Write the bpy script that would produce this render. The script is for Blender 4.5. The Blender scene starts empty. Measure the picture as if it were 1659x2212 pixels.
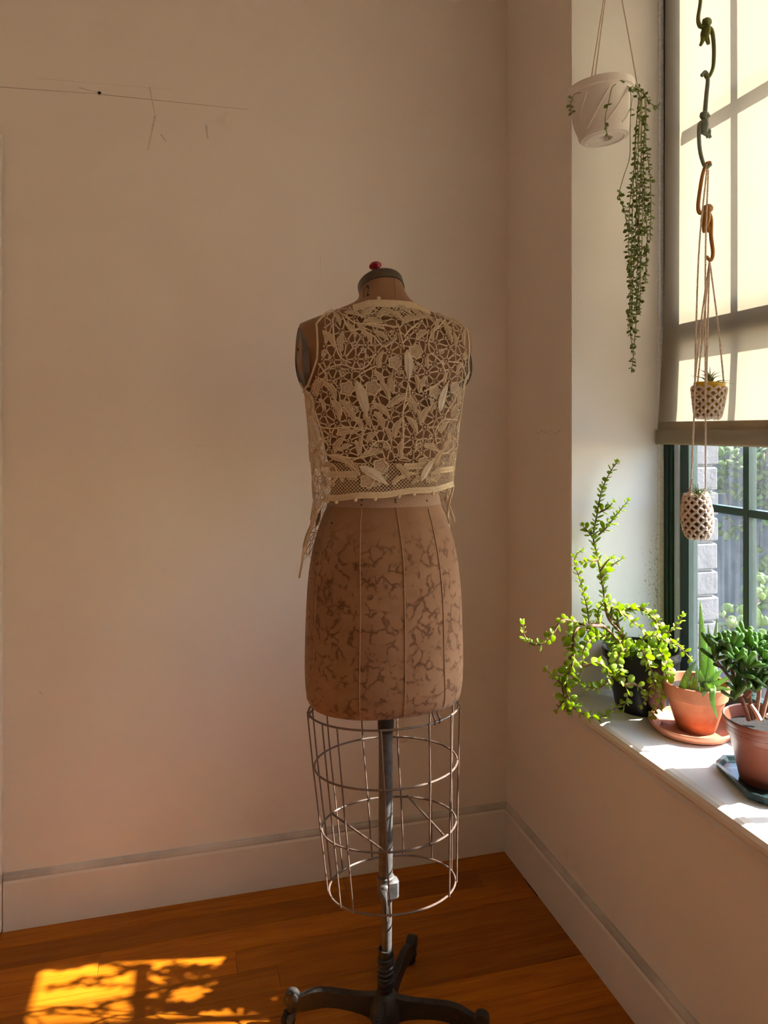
import bpy, math, random
import numpy as np
from mathutils import Vector, Matrix, Euler, Quaternion
from mathutils.geometry import delaunay_2d_cdt

random.seed(7)
SC = bpy.context.scene
COL = SC.collection
PI = math.pi
rad = math.radians

# ------------------------------------------------------------------ camera
# world: x = along the back wall (right wall at x=0), y = towards the back wall (y=0), z up
F_PX, CX, CY = 1590.0, 830.0, 930.0
YAW = rad(15.1)
CS, SN = math.cos(YAW), math.sin(YAW)
CAM = Vector((-1.003, -2.195, 1.35))
cd = bpy.data.cameras.new('camera')
cd.sensor_fit = 'VERTICAL'; cd.sensor_height = 24.0; cd.lens = F_PX / 2212 * 24.0
cd.shift_x = (829.5 - CX) / 2212; cd.shift_y = -(1106 - CY) / 2212
cd.clip_start = 0.02
cam = bpy.data.objects.new('camera', cd); COL.objects.link(cam)
cam.location = CAM; cam.rotation_euler = (PI / 2, 0, -YAW)
SC.camera = cam

# ------------------------------------------------------------------ light
SUN_EL, SUN_SLOPE = rad(38.5), 0.196
sd = bpy.data.lights.new('sun', 'SUN'); sd.energy = 6.8; sd.angle = rad(0.55); sd.color = (1.0, 0.95, 0.89)
sun = bpy.data.objects.new('sun', sd); COL.objects.link(sun)
hd = Vector((-1, SUN_SLOPE)).normalized()
LDIR = Vector((hd.x * math.cos(SUN_EL), hd.y * math.cos(SUN_EL), -math.sin(SUN_EL)))
sun.rotation_euler = LDIR.to_track_quat('-Z', 'Y').to_euler()
sun.location = (3, -2, 4)
wd = bpy.data.worlds.new('sky'); SC.world = wd; wd.use_nodes = True
nt = wd.node_tree; nt.nodes.clear()
sky = nt.nodes.new('ShaderNodeTexSky'); sky.sky_type = 'NISHITA'; sky.sun_disc = False
sky.sun_elevation = SUN_EL; sky.sun_rotation = math.atan2(-hd.x, -hd.y)
bg = nt.nodes.new('ShaderNodeBackground'); bg.inputs[1].default_value = 0.25
wo = nt.nodes.new('ShaderNodeOutputWorld')
nt.links.new(sky.outputs[0], bg.inputs[0]); nt.links.new(bg.outputs[0], wo.inputs[0])
vs = SC.view_settings
vs.view_transform = 'Standard'; vs.look = 'None'; vs.gamma = 1.0; vs.use_curve_mapping = False
vs.exposure = 2.28
SC.cycles.max_bounces = 6; SC.cycles.diffuse_bounces = 4; SC.cycles.transparent_max_bounces = 10
SC.cycles.adaptive_threshold = 0.2
SC.cycles.adaptive_min_samples = 20
SC.cycles.transmission_bounces = 8; SC.cycles.glossy_bounces = 4
SC.cycles.caustics_reflective = False; SC.cycles.caustics_refractive = False

# ------------------------------------------------------------------ geometry helpers
def W(X, Y, z):
    return Vector((CAM.x + X * CS + Y * SN, CAM.y - X * SN + Y * CS, z))
def at(px, py, Y):
    return W((px - CX) / F_PX * Y, Y, CAM.z - (py - CY) / F_PX * Y)
def ray(px, py):
    return at(px, py, 1.0) - CAM
def on_x(px, py, u):
    d = ray(px, py); return CAM + d * ((u - CAM.x) / d.x)
def on_y(px, py, v):
    d = ray(px, py); return CAM + d * ((v - CAM.y) / d.y)
def on_z(px, py, z):
    d = ray(px, py); return CAM + d * ((z - CAM.z) / d.z)

def frame_of(d, up=Vector((0, 0, 1))):
    d = d.normalized()
    if abs(d.dot(up)) > 0.95: up = Vector((1, 0, 0))
    a = d.cross(up).normalized(); b = d.cross(a).normalized()
    return a, b

class MB:
    def __init__(s): s.v = []; s.f = []
    def add(s, vs_, fs):
        o = len(s.v); s.v.extend([tuple(p) for p in vs_]); s.f.extend([tuple(i + o for i in f) for f in fs]); return s
    def box(s, lo, hi, m=None):
        x0, y0, z0 = lo; x1, y1, z1 = hi
        P = [Vector(p) for p in ((x0,y0,z0),(x1,y0,z0),(x1,y1,z0),(x0,y1,z0),(x0,y0,z1),(x1,y0,z1),(x1,y1,z1),(x0,y1,z1))]
        if m is not None: P = [m @ p for p in P]
        return s.add(P, [(3,2,1,0),(4,5,6,7),(0,1,5,4),(1,2,6,5),(2,3,7,6),(3,0,4,7)])
    def bbox(s, lo, hi, b, m=None):
        # box with chamfered edges
        x0, y0, z0 = lo; x1, y1, z1 = hi
        P = []
        for (z, i) in ((z0, b), (z0 + b, 0), (z1 - b, 0), (z1, b)):
            ib = b
            xs0, xs1, ys0, ys1 = x0 + i, x1 - i, y0 + i, y1 - i
            P += [(xs0+ib,ys0,z),(xs1-ib,ys0,z),(xs1,ys0+ib,z),(xs1,ys1-ib,z),(xs1-ib,ys1,z),(xs0+ib,ys1,z),(xs0,ys1-ib,z),(xs0,ys0+ib,z)]
        F = [tuple(range(7, -1, -1)), tuple(range(24, 32))]
        for k in range(3):
            for j in range(8):
                a, c = k * 8 + j, k * 8 + (j + 1) % 8
                F.append((a, c, c + 8, a + 8))
        P = [Vector(p) for p in P]
        if m is not None: P = [m @ p for p in P]
        return s.add(P, F)
    def tube(s, pts, r, n=6, closed=False, cap=True, flat=1.0):
        pts = [Vector(p) for p in pts]; m = len(pts)
        if m < 2: return s
        rr = r if hasattr(r, '__len__') else [r] * m
        V = []; a = None
        for i, p in enumerate(pts):
            if closed: d = pts[(i + 1) % m] - pts[i - 1]
            else: d = pts[min(i + 1, m - 1)] - pts[max(i - 1, 0)]
            if d.length < 1e-9: d = Vector((0, 0, 1))
            d.normalize()
            if a is None: a, b = frame_of(d)
            else:
                a = a - d * a.dot(d)
                if a.length < 1e-6: a, b = frame_of(d)
                a.normalize(); b = d.cross(a)
            for k in range(n):
                t = 2 * PI * k / n
                V.append(p + (a * math.cos(t) + b * math.sin(t) * flat) * rr[i])
        Fs = []
        for i in range(m if closed else m - 1):
            j = (i + 1) % m
            for k in range(n):
                k2 = (k + 1) % n
                Fs.append((i * n + k, i * n + k2, j * n + k2, j * n + k))
        if cap and not closed:
            Fs.append(tuple(range(n - 1, -1, -1))); Fs.append(tuple((m - 1) * n + k for k in range(n)))
        return s.add(V, Fs)
    def lathe(s, prof, c=(0, 0, 0), n=32, m=None, closed=False):
        c = Vector(c); V = []; Fs = []
        for (r, z) in prof:
            for k in range(n):
                t = 2 * PI * k / n
                V.append(Vector((r * math.cos(t), r * math.sin(t), z)))
        L = len(prof)
        for i in range(L if closed else L - 1):
            j = (i + 1) % L
            for k in range(n):
                k2 = (k + 1) % n
                Fs.append((i * n + k, i * n + k2, j * n + k2, j * n + k))
        if not closed:
            if prof[0][0] > 1e-5: Fs.append(tuple(range(n - 1, -1, -1)))
            if prof[-1][0] > 1e-5: Fs.append(tuple((L - 1) * n + k for k in range(n)))
        V = [(m @ p if m is not None else p) + c for p in V]
        return s.add(V, Fs)
    def ell(s, c, r, n=10, k=6, m=None):
        c = Vector(c); V = [Vector((0, 0, -r[2]))]; Fs = []
        for i in range(1, k):
            t = -PI / 2 + PI * i / k
            for j in range(n):
                p = 2 * PI * j / n
                V.append(Vector((r[0] * math.cos(t) * math.cos(p), r[1] * math.cos(t) * math.sin(p), r[2] * math.sin(t))))
        V.append(Vector((0, 0, r[2])))
        for j in range(n): Fs.append((0, 1 + (j + 1) % n, 1 + j))
        for i in range(k - 2):
            for j in range(n):
                a = 1 + i * n + j; b = 1 + i * n + (j + 1) % n
                Fs.append((a, b, b + n, a + n))
        o = 1 + (k - 2) * n
        for j in range(n): Fs.append((o + j, o + (j + 1) % n, len(V) - 1))
        V = [(m @ p if m is not None else p) + c for p in V]
        return s.add(V, Fs)
    def prism(s, prof, axis_pts, m=None):
        # prof: 2D points (closed); axis_pts: function(p, 0/1) -> 3D
        n = len(prof)
        V = [axis_pts(p, 0) for p in prof] + [axis_pts(p, 1) for p in prof]
        Fs = [tuple(range(n - 1, -1, -1)), tuple(range(n, 2 * n))]
        for i in range(n):
            j = (i + 1) % n; Fs.append((i, j, n + j, n + i))
        return s.add(V, Fs)
    def build(s, name, mat, parent=None, smooth=True, angle=40):
        o0 = origin(parent)
        me = bpy.data.meshes.new(name)
        me.from_pydata([(p[0] - o0.x, p[1] - o0.y, p[2] - o0.z) for p in s.v], [], s.f)
        me.validate(); me.update()
        fix_normals(me)
        if smooth:
            me.polygons.foreach_set('use_smooth', [True] * len(me.polygons))
            if angle: me.set_sharp_from_angle(angle=rad(angle))
        if mat is not None: me.materials.append(mat)
        o = bpy.data.objects.new(name, me); COL.objects.link(o); o.parent = parent
        return o

def fix_normals(me):
    import bmesh
    if len(me.polygons) > 60000: return
    b = bmesh.new(); b.from_mesh(me); bmesh.ops.recalc_face_normals(b, faces=b.faces); b.to_mesh(me); b.free()

def origin(o):
    t = Vector((0, 0, 0))
    while o is not None: t += o.location; o = o.parent
    return t
def inst(me, name, parent, mw):
    o = bpy.data.objects.new(name, me); COL.objects.link(o); o.parent = parent
    o.matrix_basis = Matrix.Translation(-origin(parent)) @ mw
    return o
def tag(o, label, cat, group=None, kind=None):
    if label: o['label'] = label
    if cat: o['category'] = cat
    if group: o['group'] = group
    if kind: o['kind'] = kind
    return o
def thing(name, label, cat, loc, group=None):
    o = bpy.data.objects.new(name, None); COL.objects.link(o); o.location = Vector(loc); o.empty_display_size = 0.05
    return tag(o, label, cat, group)
def struct(o, label=None):
    o['kind'] = 'structure'
    if label: o['label'] = label
    return o
def spline(P, k=6, closed=False):
    P = [Vector(p) for p in P]; n = len(P); out = []
    for i in range(n if closed else n - 1):
        p0 = P[(i - 1) % n] if closed or i > 0 else P[0] * 2 - P[1]
        p1 = P[i]; p2 = P[(i + 1) % n]
        p3 = P[(i + 2) % n] if closed or i + 2 < n else P[-1] * 2 - P[-2]
        for j in range(k):
            t = j / k
            out.append(0.5 * ((2 * p1) + (p2 - p0) * t + (2 * p0 - 5 * p1 + 4 * p2 - p3) * t * t + (3 * p1 - p0 - 3 * p2 + p3) * t ** 3))
    if not closed: out.append(P[-1])
    return out
def lerp_list(a, n): return [a[0] + (a[1] - a[0]) * i / (n - 1) for i in range(n)]

# ------------------------------------------------------------------ materials
class NT:
    def __init__(s, name):
        s.m = bpy.data.materials.new(name); s.m.use_nodes = True; s.t = s.m.node_tree; s.t.nodes.clear()
        s.out = s.n('ShaderNodeOutputMaterial')
    def n(s, ty, **kw):
        nd = s.t.nodes.new(ty)
        for k, v in kw.items(): setattr(nd, k, v)
        return nd
    def l(s, a, b): s.t.links.new(a, b)
    def coord(s, scale=(1, 1, 1), obj=True, rot=(0, 0, 0)):
        c = s.n('ShaderNodeTexCoord'); mp = s.n('ShaderNodeMapping')
        mp.inputs['Scale'].default_value = scale; mp.inputs['Rotation'].default_value = rot
        s.l(c.outputs['Object' if obj else 'Generated'], mp.inputs[0]); return mp.outputs[0]
    def noise(s, vec, scale, detail=4, rough=.55, dist=0.0):
        nd = s.n('ShaderNodeTexNoise'); nd.inputs['Scale'].default_value = scale; nd.inputs['Detail'].default_value = detail
        nd.inputs['Roughness'].default_value = rough; nd.inputs['Distortion'].default_value = dist
        s.l(vec, nd.inputs['Vector']); return nd.outputs['Fac']
    def ramp(s, fac, stops):
        r = s.n('ShaderNodeValToRGB'); cr = r.color_ramp
        while len(cr.elements) < len(stops): cr.elements.new(0.5)
        for e, (p, c) in zip(cr.elements, stops):
            e.position = p; e.color = (*c, 1) if len(c) == 3 else c
        s.l(fac, r.inputs[0]); return r.outputs[0]
    def fac(s, fac, lo, hi, a=0.0, b=1.0):
        r = s.n('ShaderNodeMapRange'); r.inputs[1].default_value = lo; r.inputs[2].default_value = hi
        r.inputs[3].default_value = a; r.inputs[4].default_value = b; s.l(fac, r.inputs[0]); return r.outputs[0]
    def math(s, op, a, b=None):
        nd = s.n('ShaderNodeMath', operation=op)
        for i, v in enumerate((a, b)):
            if v is None: continue
            if isinstance(v, (int, float)): nd.inputs[i].default_value = v
            else: s.l(v, nd.inputs[i])
        return nd.outputs[0]
    def mix(s, fac, a, b, blend='MIX'):
        nd = s.n('ShaderNodeMix', data_type='RGBA', blend_type=blend)
        for sock, v in ((nd.inputs[0], fac), (nd.inputs[6], a), (nd.inputs[7], b)):
            if isinstance(v, (int, float)): sock.default_value = v
            elif isinstance(v, tuple): sock.default_value = (*v, 1) if len(v) == 3 else v
            else: s.l(v, sock)
        return nd.outputs[2]
    def bump(s, h, strength=.3, dist=.002, normal=None):
        b = s.n('ShaderNodeBump'); b.inputs['Strength'].default_value = strength; b.inputs['Distance'].default_value = dist
        s.l(h, b.inputs['Height'])
        if normal is not None: s.l(normal, b.inputs['Normal'])
        return b.outputs[0]
    def bsdf(s, col, rough=.6, metal=0.0, normal=None, spec=.5, **kw):
        p = s.n('ShaderNodeBsdfPrincipled')
        for sock, v in ((p.inputs['Base Color'], col), (p.inputs['Roughness'], rough), (p.inputs['Metallic'], metal), (p.inputs['Specular IOR Level'], spec)):
            if isinstance(v, (int, float)): sock.default_value = v
            elif isinstance(v, tuple): sock.default_value = (*v, 1)
            else: s.l(v, sock)
        for k, v in kw.items(): p.inputs[k].default_value = v
        if normal is not None: s.l(normal, p.inputs['Normal'])
        return p.outputs[0]
    def end(s, sh): s.l(sh, s.out.inputs[0]); return s.m

def simple(name, col, rough=.6, metal=0.0, var=.15, scale=60, bump=.15, dist=.001, spec=.5, **kw):
    t = NT(name); c = t.coord(); nz = t.noise(c, scale)
    lo = tuple(x * (1 - var) for x in col); hi = tuple(min(1, x * (1 + var)) for x in col)
    colr = t.ramp(nz, [(.3, lo), (.7, hi)])
    return t.end(t.bsdf(colr, rough, metal, t.bump(t.noise(c, scale * 3), bump, dist), spec, **kw))

def leafy(name, a, b, trans, rough=.35, fac=.45, scale=40):
    t = NT(name); c = t.coord(); oi = t.n('ShaderNodeObjectInfo')
    nz = t.noise(c, scale)
    f = t.math('ADD', t.math('MULTIPLY', nz, .6), t.math('MULTIPLY', oi.outputs['Random'], .45))
    col = t.ramp(f, [(.25, a), (.75, b)])
    p = t.bsdf(col, rough, 0, t.bump(nz, .2, .001))
    tr = t.n('ShaderNodeBsdfTranslucent'); tr.inputs[0].default_value = (*trans, 1)
    mx = t.n('ShaderNodeMixShader'); mx.inputs[0].default_value = fac
    t.l(p, mx.inputs[1]); t.l(tr.outputs[0], mx.inputs[2])
    return t.end(mx.outputs[0])

M = {}
def wall_mat():
    t = NT('wall_paint'); c = t.coord()
    n1 = t.noise(c, 2.2, 3, .6); n2 = t.noise(c, 260, 1)
    col = t.ramp(n1, [(.3, (.78, .71, .64)), (.7, (.83, .76, .69))])
    sm = t.fac(t.noise(t.coord((3, 3, 1.2)), 3.1, 3, .62, .6), .70, .82)
    col = t.mix(t.math('MULTIPLY', sm, .22), col, (.42, .36, .30))
    return t.end(t.bsdf(col, .62, 0, t.bump(n2, .06, .002), .35))
M['wall'] = wall_mat()
def trim_mat():
    t = NT('trim_paint'); c = t.coord()
    n1 = t.noise(c, 5, 5); n2 = t.noise(c, 45, 5, .7)
    col = t.ramp(n1, [(.3, (.72, .66, .60)), (.7, (.78, .72, .66))])
    chip = t.fac(n2, .72, .76)
    col = t.mix(t.math('MULTIPLY', chip, .45), col, (.33, .25, .20))
    sp = t.n('ShaderNodeSeparateXYZ'); t.l(c, sp.inputs[0])
    dust = t.math('MULTIPLY', t.fac(sp.outputs[2], .1335, .1345), t.fac(n1, .35, .6, .25, .75))
    low = t.fac(sp.outputs[2], .16, .155)
    col = t.mix(t.math('MULTIPLY', dust, low), col, (.34, .31, .28))
    return t.end(t.bsdf(col, .5, 0, t.bump(t.noise(c, 30, 4), .12, .002), .4))
M['trim'] = trim_mat()
def sill_mat():
    t = NT('sill_paint'); c = t.coord()
    n1 = t.noise(c, 9, 5)
    col = t.ramp(n1, [(.3, (.70, .69, .68)), (.7, (.76, .75, .74))])
    return t.end(t.bsdf(col, .42, 0, t.bump(t.noise(c, 40, 4), .1, .002), .45))
M['sill'] = sill_mat()
def jamb_mat():
    # painted plaster of the window reveal, with peeling specks close to the window frame low down
    t = NT('reveal_plaster'); c = t.coord()
    tc = t.n('ShaderNodeTexCoord'); sp = t.n('ShaderNodeSeparateXYZ'); t.l(tc.outputs['Object'], sp.inputs[0])
    col = t.ramp(t.noise(c, 4, 5), [(.3, (.73, .715, .69)), (.7, (.78, .765, .74))])
    nearx = t.fac(sp.outputs[0], .19, .27); low = t.fac(sp.outputs[2], 1.25, 1.0)
    pz = t.noise(t.coord((1, 1, .6)), 230, 3, .7)
    thr = t.fac(t.math('ADD', t.math('MULTIPLY', t.math('MULTIPLY', nearx, low), .20), pz), .735, .765)
    col = t.mix(t.math('MULTIPLY', thr, .75), col, (.12, .11, .10))
    return t.end(t.bsdf(col, .6, 0, t.bump(t.math('SUBTRACT', t.noise(c, 60, 3), t.math('MULTIPLY', thr, .8)), .2, .002), .35))
M['jamb'] = jamb_mat()
def floor_mat():
    t = NT('oak_floor'); oi = t.n('ShaderNodeObjectInfo')
    c = t.coord((1, 1, 1)); v = t.n('ShaderNodeVectorMath', operation='ADD'); t.l(c, v.inputs[0])
    cmb = t.n('ShaderNodeCombineXYZ'); t.l(t.math('MULTIPLY', oi.outputs['Random'], 37.0), cmb.inputs[0]); t.l(t.math('MULTIPLY', oi.outputs['Random'], 11.0), cmb.inputs[1])
    t.l(cmb.outputs[0], v.inputs[1])
    mp = t.n('ShaderNodeMapping'); mp.inputs['Scale'].default_value = (1.6, 26, 26); t.l(v.outputs[0], mp.inputs[0])
    g1 = t.noise(mp.outputs[0], 2.0, 6, .65, .8)
    mp2 = t.n('ShaderNodeMapping'); mp2.inputs['Scale'].default_value = (5, 240, 240); t.l(v.outputs[0], mp2.inputs[0])
    g2 = t.noise(mp2.outputs[0], 2.0, 3)
    col = t.ramp(g1, [(.25, (.31, .080, .003)), (.5, (.48, .143, .006)), (.75, (.60, .205, .010))])
    col = t.mix(t.fac(g2, .35, .65, 0, .35), col, (.20, .046, .002))
    tint = t.ramp(oi.outputs['Random'], [(0, (.66, .62, .58)), (1, (1.08, 1.05, 1.0))])
    col = t.mix(1.0, col, tint, 'MULTIPLY')
    knot = t.fac(t.noise(t.coord((2, 9, 1)), 7, 3, .5, .3), .80, .84)
    col = t.mix(t.math('MULTIPLY', knot, .7), col, (.06, .03, .015))
    rough = t.fac(t.noise(c, 14), .3, .7, .28, .44)
    return t.end(t.bsdf(col, rough, 0, t.bump(g2, .1, .0006), .22))
M['floor'] = floor_mat()
def linen():
    t = NT('stained_linen'); c = t.coord(); c2 = t.coord((1, 1, .95))
    wv = t.n('ShaderNodeVectorMath', operation='ADD')
    nc = t.n('ShaderNodeTexNoise'); nc.inputs['Scale'].default_value = 26; nc.inputs['Detail'].default_value = 4; t.l(c2, nc.inputs['Vector'])
    sc = t.n('ShaderNodeVectorMath', operation='SCALE'); sc.inputs[3].default_value = .05; t.l(nc.outputs['Color'], sc.inputs[0])
    t.l(c2, wv.inputs[0]); t.l(sc.outputs[0], wv.inputs[1])
    vo = t.n('ShaderNodeTexVoronoi', feature='DISTANCE_TO_EDGE'); vo.inputs['Scale'].default_value = 36; t.l(wv.outputs[0], vo.inputs['Vector'])
    vein = t.fac(vo.outputs['Distance'], .0, .13, 1, 0)
    mask = t.fac(t.noise(c, 42, 3), .44, .56)
    sp = t.n('ShaderNodeSeparateXYZ'); t.l(t.coord(), sp.inputs[0])
    low = t.fac(sp.outputs[2], 1.17, 1.08)
    dark = t.math('MULTIPLY', t.math('MULTIPLY', vein, mask), t.math('MULTIPLY', low, .85))
    base = t.ramp(t.noise(c, 7, 4), [(.3, (.24, .120, .062)), (.7, (.31, .165, .090))])
    wash = t.fac(t.noise(c, 20, 5, .6), .42, .7, 0, .4)
    base = t.mix(t.math('MULTIPLY', wash, low), base, (.19, .09, .045))
    col = t.mix(dark, base, (.080, .026, .007))
    w1 = t.n('ShaderNodeTexWave', bands_direction='Z'); w1.inputs['Scale'].default_value = 240; t.l(c, w1.inputs['Vector'])
    w2 = t.n('ShaderNodeTexWave', bands_direction='X'); w2.inputs['Scale'].default_value = 240; t.l(c, w2.inputs['Vector'])
    nb = t.bump(t.math('ADD', w1.outputs['Fac'], w2.outputs['Fac']), .12, .0006)
    return t.end(t.bsdf(col, .85, 0, nb, .2, **{'Sheen Weight': .15}))
M['linen'] = linen()
M['seam'] = simple('seam_cord', (.31, .18, .11), .85, 0, .12, 200, .1)
M['tape'] = simple('waist_tape', (.36, .22, .145), .85, 0, .12, 300, .2)
def lace_mat(name, a, b, fac, rough=.8, scale=120, sheen=0.0):
    t = NT(name); c = t.coord(); nz = t.noise(c, scale, 3)
    col = t.ramp(nz, [(.3, a), (.7, b)])
    p = t.bsdf(col, rough, 0, t.bump(t.noise(c, 900, 2), .25, .0006), .3)
    tr = t.n('ShaderNodeBsdfTranslucent'); tr.inputs[0].default_value = (*b, 1)
    mx = t.n('ShaderNodeMixShader'); mx.inputs[0].default_value = fac
    t.l(p, mx.inputs[1]); t.l(tr.outputs[0], mx.inputs[2]); return t.end(mx.outputs[0])
M['cord'] = lace_mat('lace_cord', (.68, .54, .37), (.80, .67, .48), .12)
M['lleaf'] = lace_mat('lace_leaf', (.50, .36, .23), (.64, .48, .32), .25)
M['petal'] = lace_mat('lace_petal', (.46, .34, .23), (.60, .46, .32), .25)
M['satin'] = lace_mat('satin_petal', (.64, .56, .45), (.74, .66, .54), .15, .4)
M['band'] = lace_mat('lace_band', (.66, .52, .34), (.76, .62, .43), .2)
M['wire'] = simple('cage_wire', (.13, .088, .070), .4, .1, .3, 90, .2, spec=.5)
M['iron'] = simple('cast_iron', (.030, .026, .024), .5, .3, .3, 120, .5, .0015)
M['steel'] = simple('worn_steel', (.085, .078, .076), .45, .15, .35, 70, .3)
M['blackrod'] = simple('black_enamel', (.018, .018, .022), .35, .2, .3, 60, .1)
M['olive'] = simple('painted_cap', (.085, .066, .045), .4, .3, .15, 50, .1)
M['plate'] = simple('arm_plate', (.11, .092, .08), .55, .1, .2, 30, .1)
M['red'] = simple('red_knob', (.30, .004, .018), .12, 0, .1, 20, 0)
M['ink'] = simple('ink', (.03, .012, .012), .7, 0, .1, 50, 0)
M['pin'] = simple('pin', (.02, .01, .02), .4, .2, .1, 50, 0)
M['whitepl'] = simple('white_plastic', (.74, .70, .66), .38, 0, .03, 20, .03)
M['cordw'] = simple('white_cord', (.68, .60, .53), .6, 0, .08, 150, .1)
M['yarn'] = simple('yarn', (.72, .60, .50), .95, 0, .15, 260, .8, .001)
M['yellow'] = simple('yellow_glaze', (.72, .46, .03), .3, 0, .08, 20, .05)
M['brownpot'] = simple('brown_clay', (.24, .12, .05), .6, 0, .15, 30, .1)
def terracotta():
    t = NT('terracotta'); c = t.coord(); n1 = t.noise(c, 16, 5); n2 = t.noise(c, 120, 4)
    col = t.ramp(n1, [(.3, (.40, .135, .062)), (.7, (.55, .21, .105))])
    col = t.mix(t.fac(n2, .62, .8, 0, .35), col, (.66, .40, .28))
    sp = t.n('ShaderNodeSeparateXYZ'); t.l(c, sp.inputs[0])
    damp = t.math('MULTIPLY', t.fac(t.math('ADD', sp.outputs[2], t.math('MULTIPLY', n1, .03)), .035, .020), .75)
    col = t.mix(damp, col, (.10, .035, .015))
    return t.end(t.bsdf(col, .75, 0, t.bump(n2, .2, .0008), .3))
M['terra'] = terracotta()
M['saucer'] = simple('saucer_clay', (.52, .20, .11), .7, 0, .12, 25, .15)
M['brownpl'] = simple('brown_plastic', (.235, .066, .036), .38, 0, .08, 15, .04)
M['blackpl'] = simple('black_plastic', (.009, .009, .010), .4, 0, .3, 40, .1, spec=.3)
M['soil'] = simple('soil', (.013, .008, .006), .95, 0, .6, 140, 1.0, .004)
def glaze():
    t = NT('green_glaze'); c = t.coord(); n1 = t.noise(c, 26, 4)
    col = t.ramp(n1, [(.35, (.010, .016, .018)), (.6, (.022, .045, .045)), (.85, (.07, .15, .14))])
    return t.end(t.bsdf(col, .22, 0, t.bump(n1, .1, .001), .5))
M['glaze'] = glaze()
M['jade'] = leafy('elephant_bush_leaf', (.12, .21, .025), (.34, .44, .05), (.62, .78, .04), .32, .45)
M['bark'] = simple('succulent_bark', (.20, .10, .06), .7, 0, .3, 80, .4)
M['string'] = leafy('variegated_leaf', (.075, .12, .028), (.27, .33, .12), (.38, .48, .12), .4, .4, 90)
M['stem'] = simple('green_stem', (.22, .24, .06), .6, 0, .3, 60, .1)
M['redstem'] = simple('red_stem', (.22, .13, .07), .6, 0, .3, 60, .1)
def aloe():
    t = NT('aloe_leaf'); c = t.coord(); vo = t.n('ShaderNodeTexVoronoi'); vo.inputs['Scale'].default_value = 200; t.l(t.coord((1, 1, .5)), vo.inputs['Vector'])
    spots = t.fac(vo.outputs['Distance'], .22, .32, 1, 0)
    msk = t.fac(t.noise(c, 40), .42, .5)
    col = t.ramp(t.noise(c, 12), [(.3, (.22, .34, .13)), (.7, (.34, .46, .20))])
    col = t.mix(t.math('MULTIPLY', t.math('MULTIPLY', spots, msk), .8), col, (.68, .74, .55))
    p = t.bsdf(col, .35); tr = t.n('ShaderNodeBsdfTranslucent'); tr.inputs[0].default_value = (.38, .62, .08, 1)
    mx = t.n('ShaderNodeMixShader'); mx.inputs[0].default_value = .35; t.l(p, mx.inputs[1]); t.l(tr.outputs[0], mx.inputs[2])
    return t.end(mx.outputs[0])
M['aloe'] = aloe()
M['finger'] = leafy('finger_jade_leaf', (.045, .115, .028), (.13, .26, .06), (.28, .50, .06), .25, .28)
M['air'] = leafy('air_plant_leaf', (.18, .24, .09), (.36, .40, .20), (.36, .46, .16), .55, .3)
M['ivy'] = leafy('ivy_leaf', (.06, .11, .025), (.19, .25, .08), (.24, .34, .09), .45, .45, 15)
M['monk_a'] = simple('olive_plastic', (.105, .125, .012), .3, 0, .08, 20, .02, **{'Transmission Weight': .0})
M['monk_b'] = simple('grey_green_plastic', (.16, .21, .17), .3, 0, .08, 20, .02)
M['monk_c'] = simple('amber_plastic', (.36, .16, .025), .3, 0, .08, 20, .02)
M['green'] = simple('dark_green_frame', (.007, .030, .023), .42, 0, .2, 40, .1)
M['alu'] = simple('pale_track', (.42, .47, .56), .45, .1, .06, 40, .05)
M['caulk'] = simple('old_caulk', (.68, .67, .64), .8, 0, .15, 120, .4)
def brick_mat():
    t = NT('grey_brick'); c = t.coord(); oi = t.n('ShaderNodeObjectInfo')
    col = t.ramp(t.noise(c, 22, 4), [(.3, (.13, .125, .135)), (.7, (.18, .172, .182))])
    spk = t.fac(t.noise(c, 150, 3, .6), .62, .66)
    col = t.mix(t.math('MULTIPLY', spk, t.fac(oi.outputs['Random'], 0, 1, .4, .9)), col, (.10, .10, .12))
    return t.end(t.bsdf(col, .9, 0, t.bump(t.noise(c, 80, 4), .5, .003), .2))
M['brick'] = brick_mat()
M['mortar'] = simple('mortar', (.44, .42, .40), .95, 0, .2, 90, .8, .003)
M['gwall'] = simple('dark_garden_wall', (.055, .062, .075), .9, 0, .35, 12, .4, .006)
M['pave'] = simple('paving', (.30, .29, .28), .9, 0, .2, 14, .3, .004)
def shade_mat(name='shade_fabric', k=1.0, k_=.46, hue=(1, 1, 1)):
    t = NT(name); c = t.coord()
    n = t.noise(c, 700, 2)
    col = t.ramp(n, [(.3, (.50, .44, .35)), (.7, (.56, .50, .40))])
    d = t.n('ShaderNodeBsdfDiffuse'); t.l(col, d.inputs[0])
    tr = t.n('ShaderNodeBsdfTranslucent'); tcol = t.ramp(t.noise(c, 5, 5, .6), [(.3, tuple(k_ * q * h for q, h in zip((.58, .465, .325), hue))), (.7, tuple(k_ * q * h for q, h in zip((.62, .50, .355), hue)))]); t.l(tcol, tr.inputs[0])
    mx = t.n('ShaderNodeMixShader'); mx.inputs[0].default_value = .5 * k; t.l(d.outputs[0], mx.inputs[1]); t.l(tr.outputs[0], mx.inputs[2])
    return t.end(mx.outputs[0])
M['shade'] = shade_mat(); M['fill_sheer'] = shade_mat('fill_blind_fabric', 1.8, .86, (1.06, 1.15, 1.32))  # second fabric passes more light, for the unseen added window only
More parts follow.
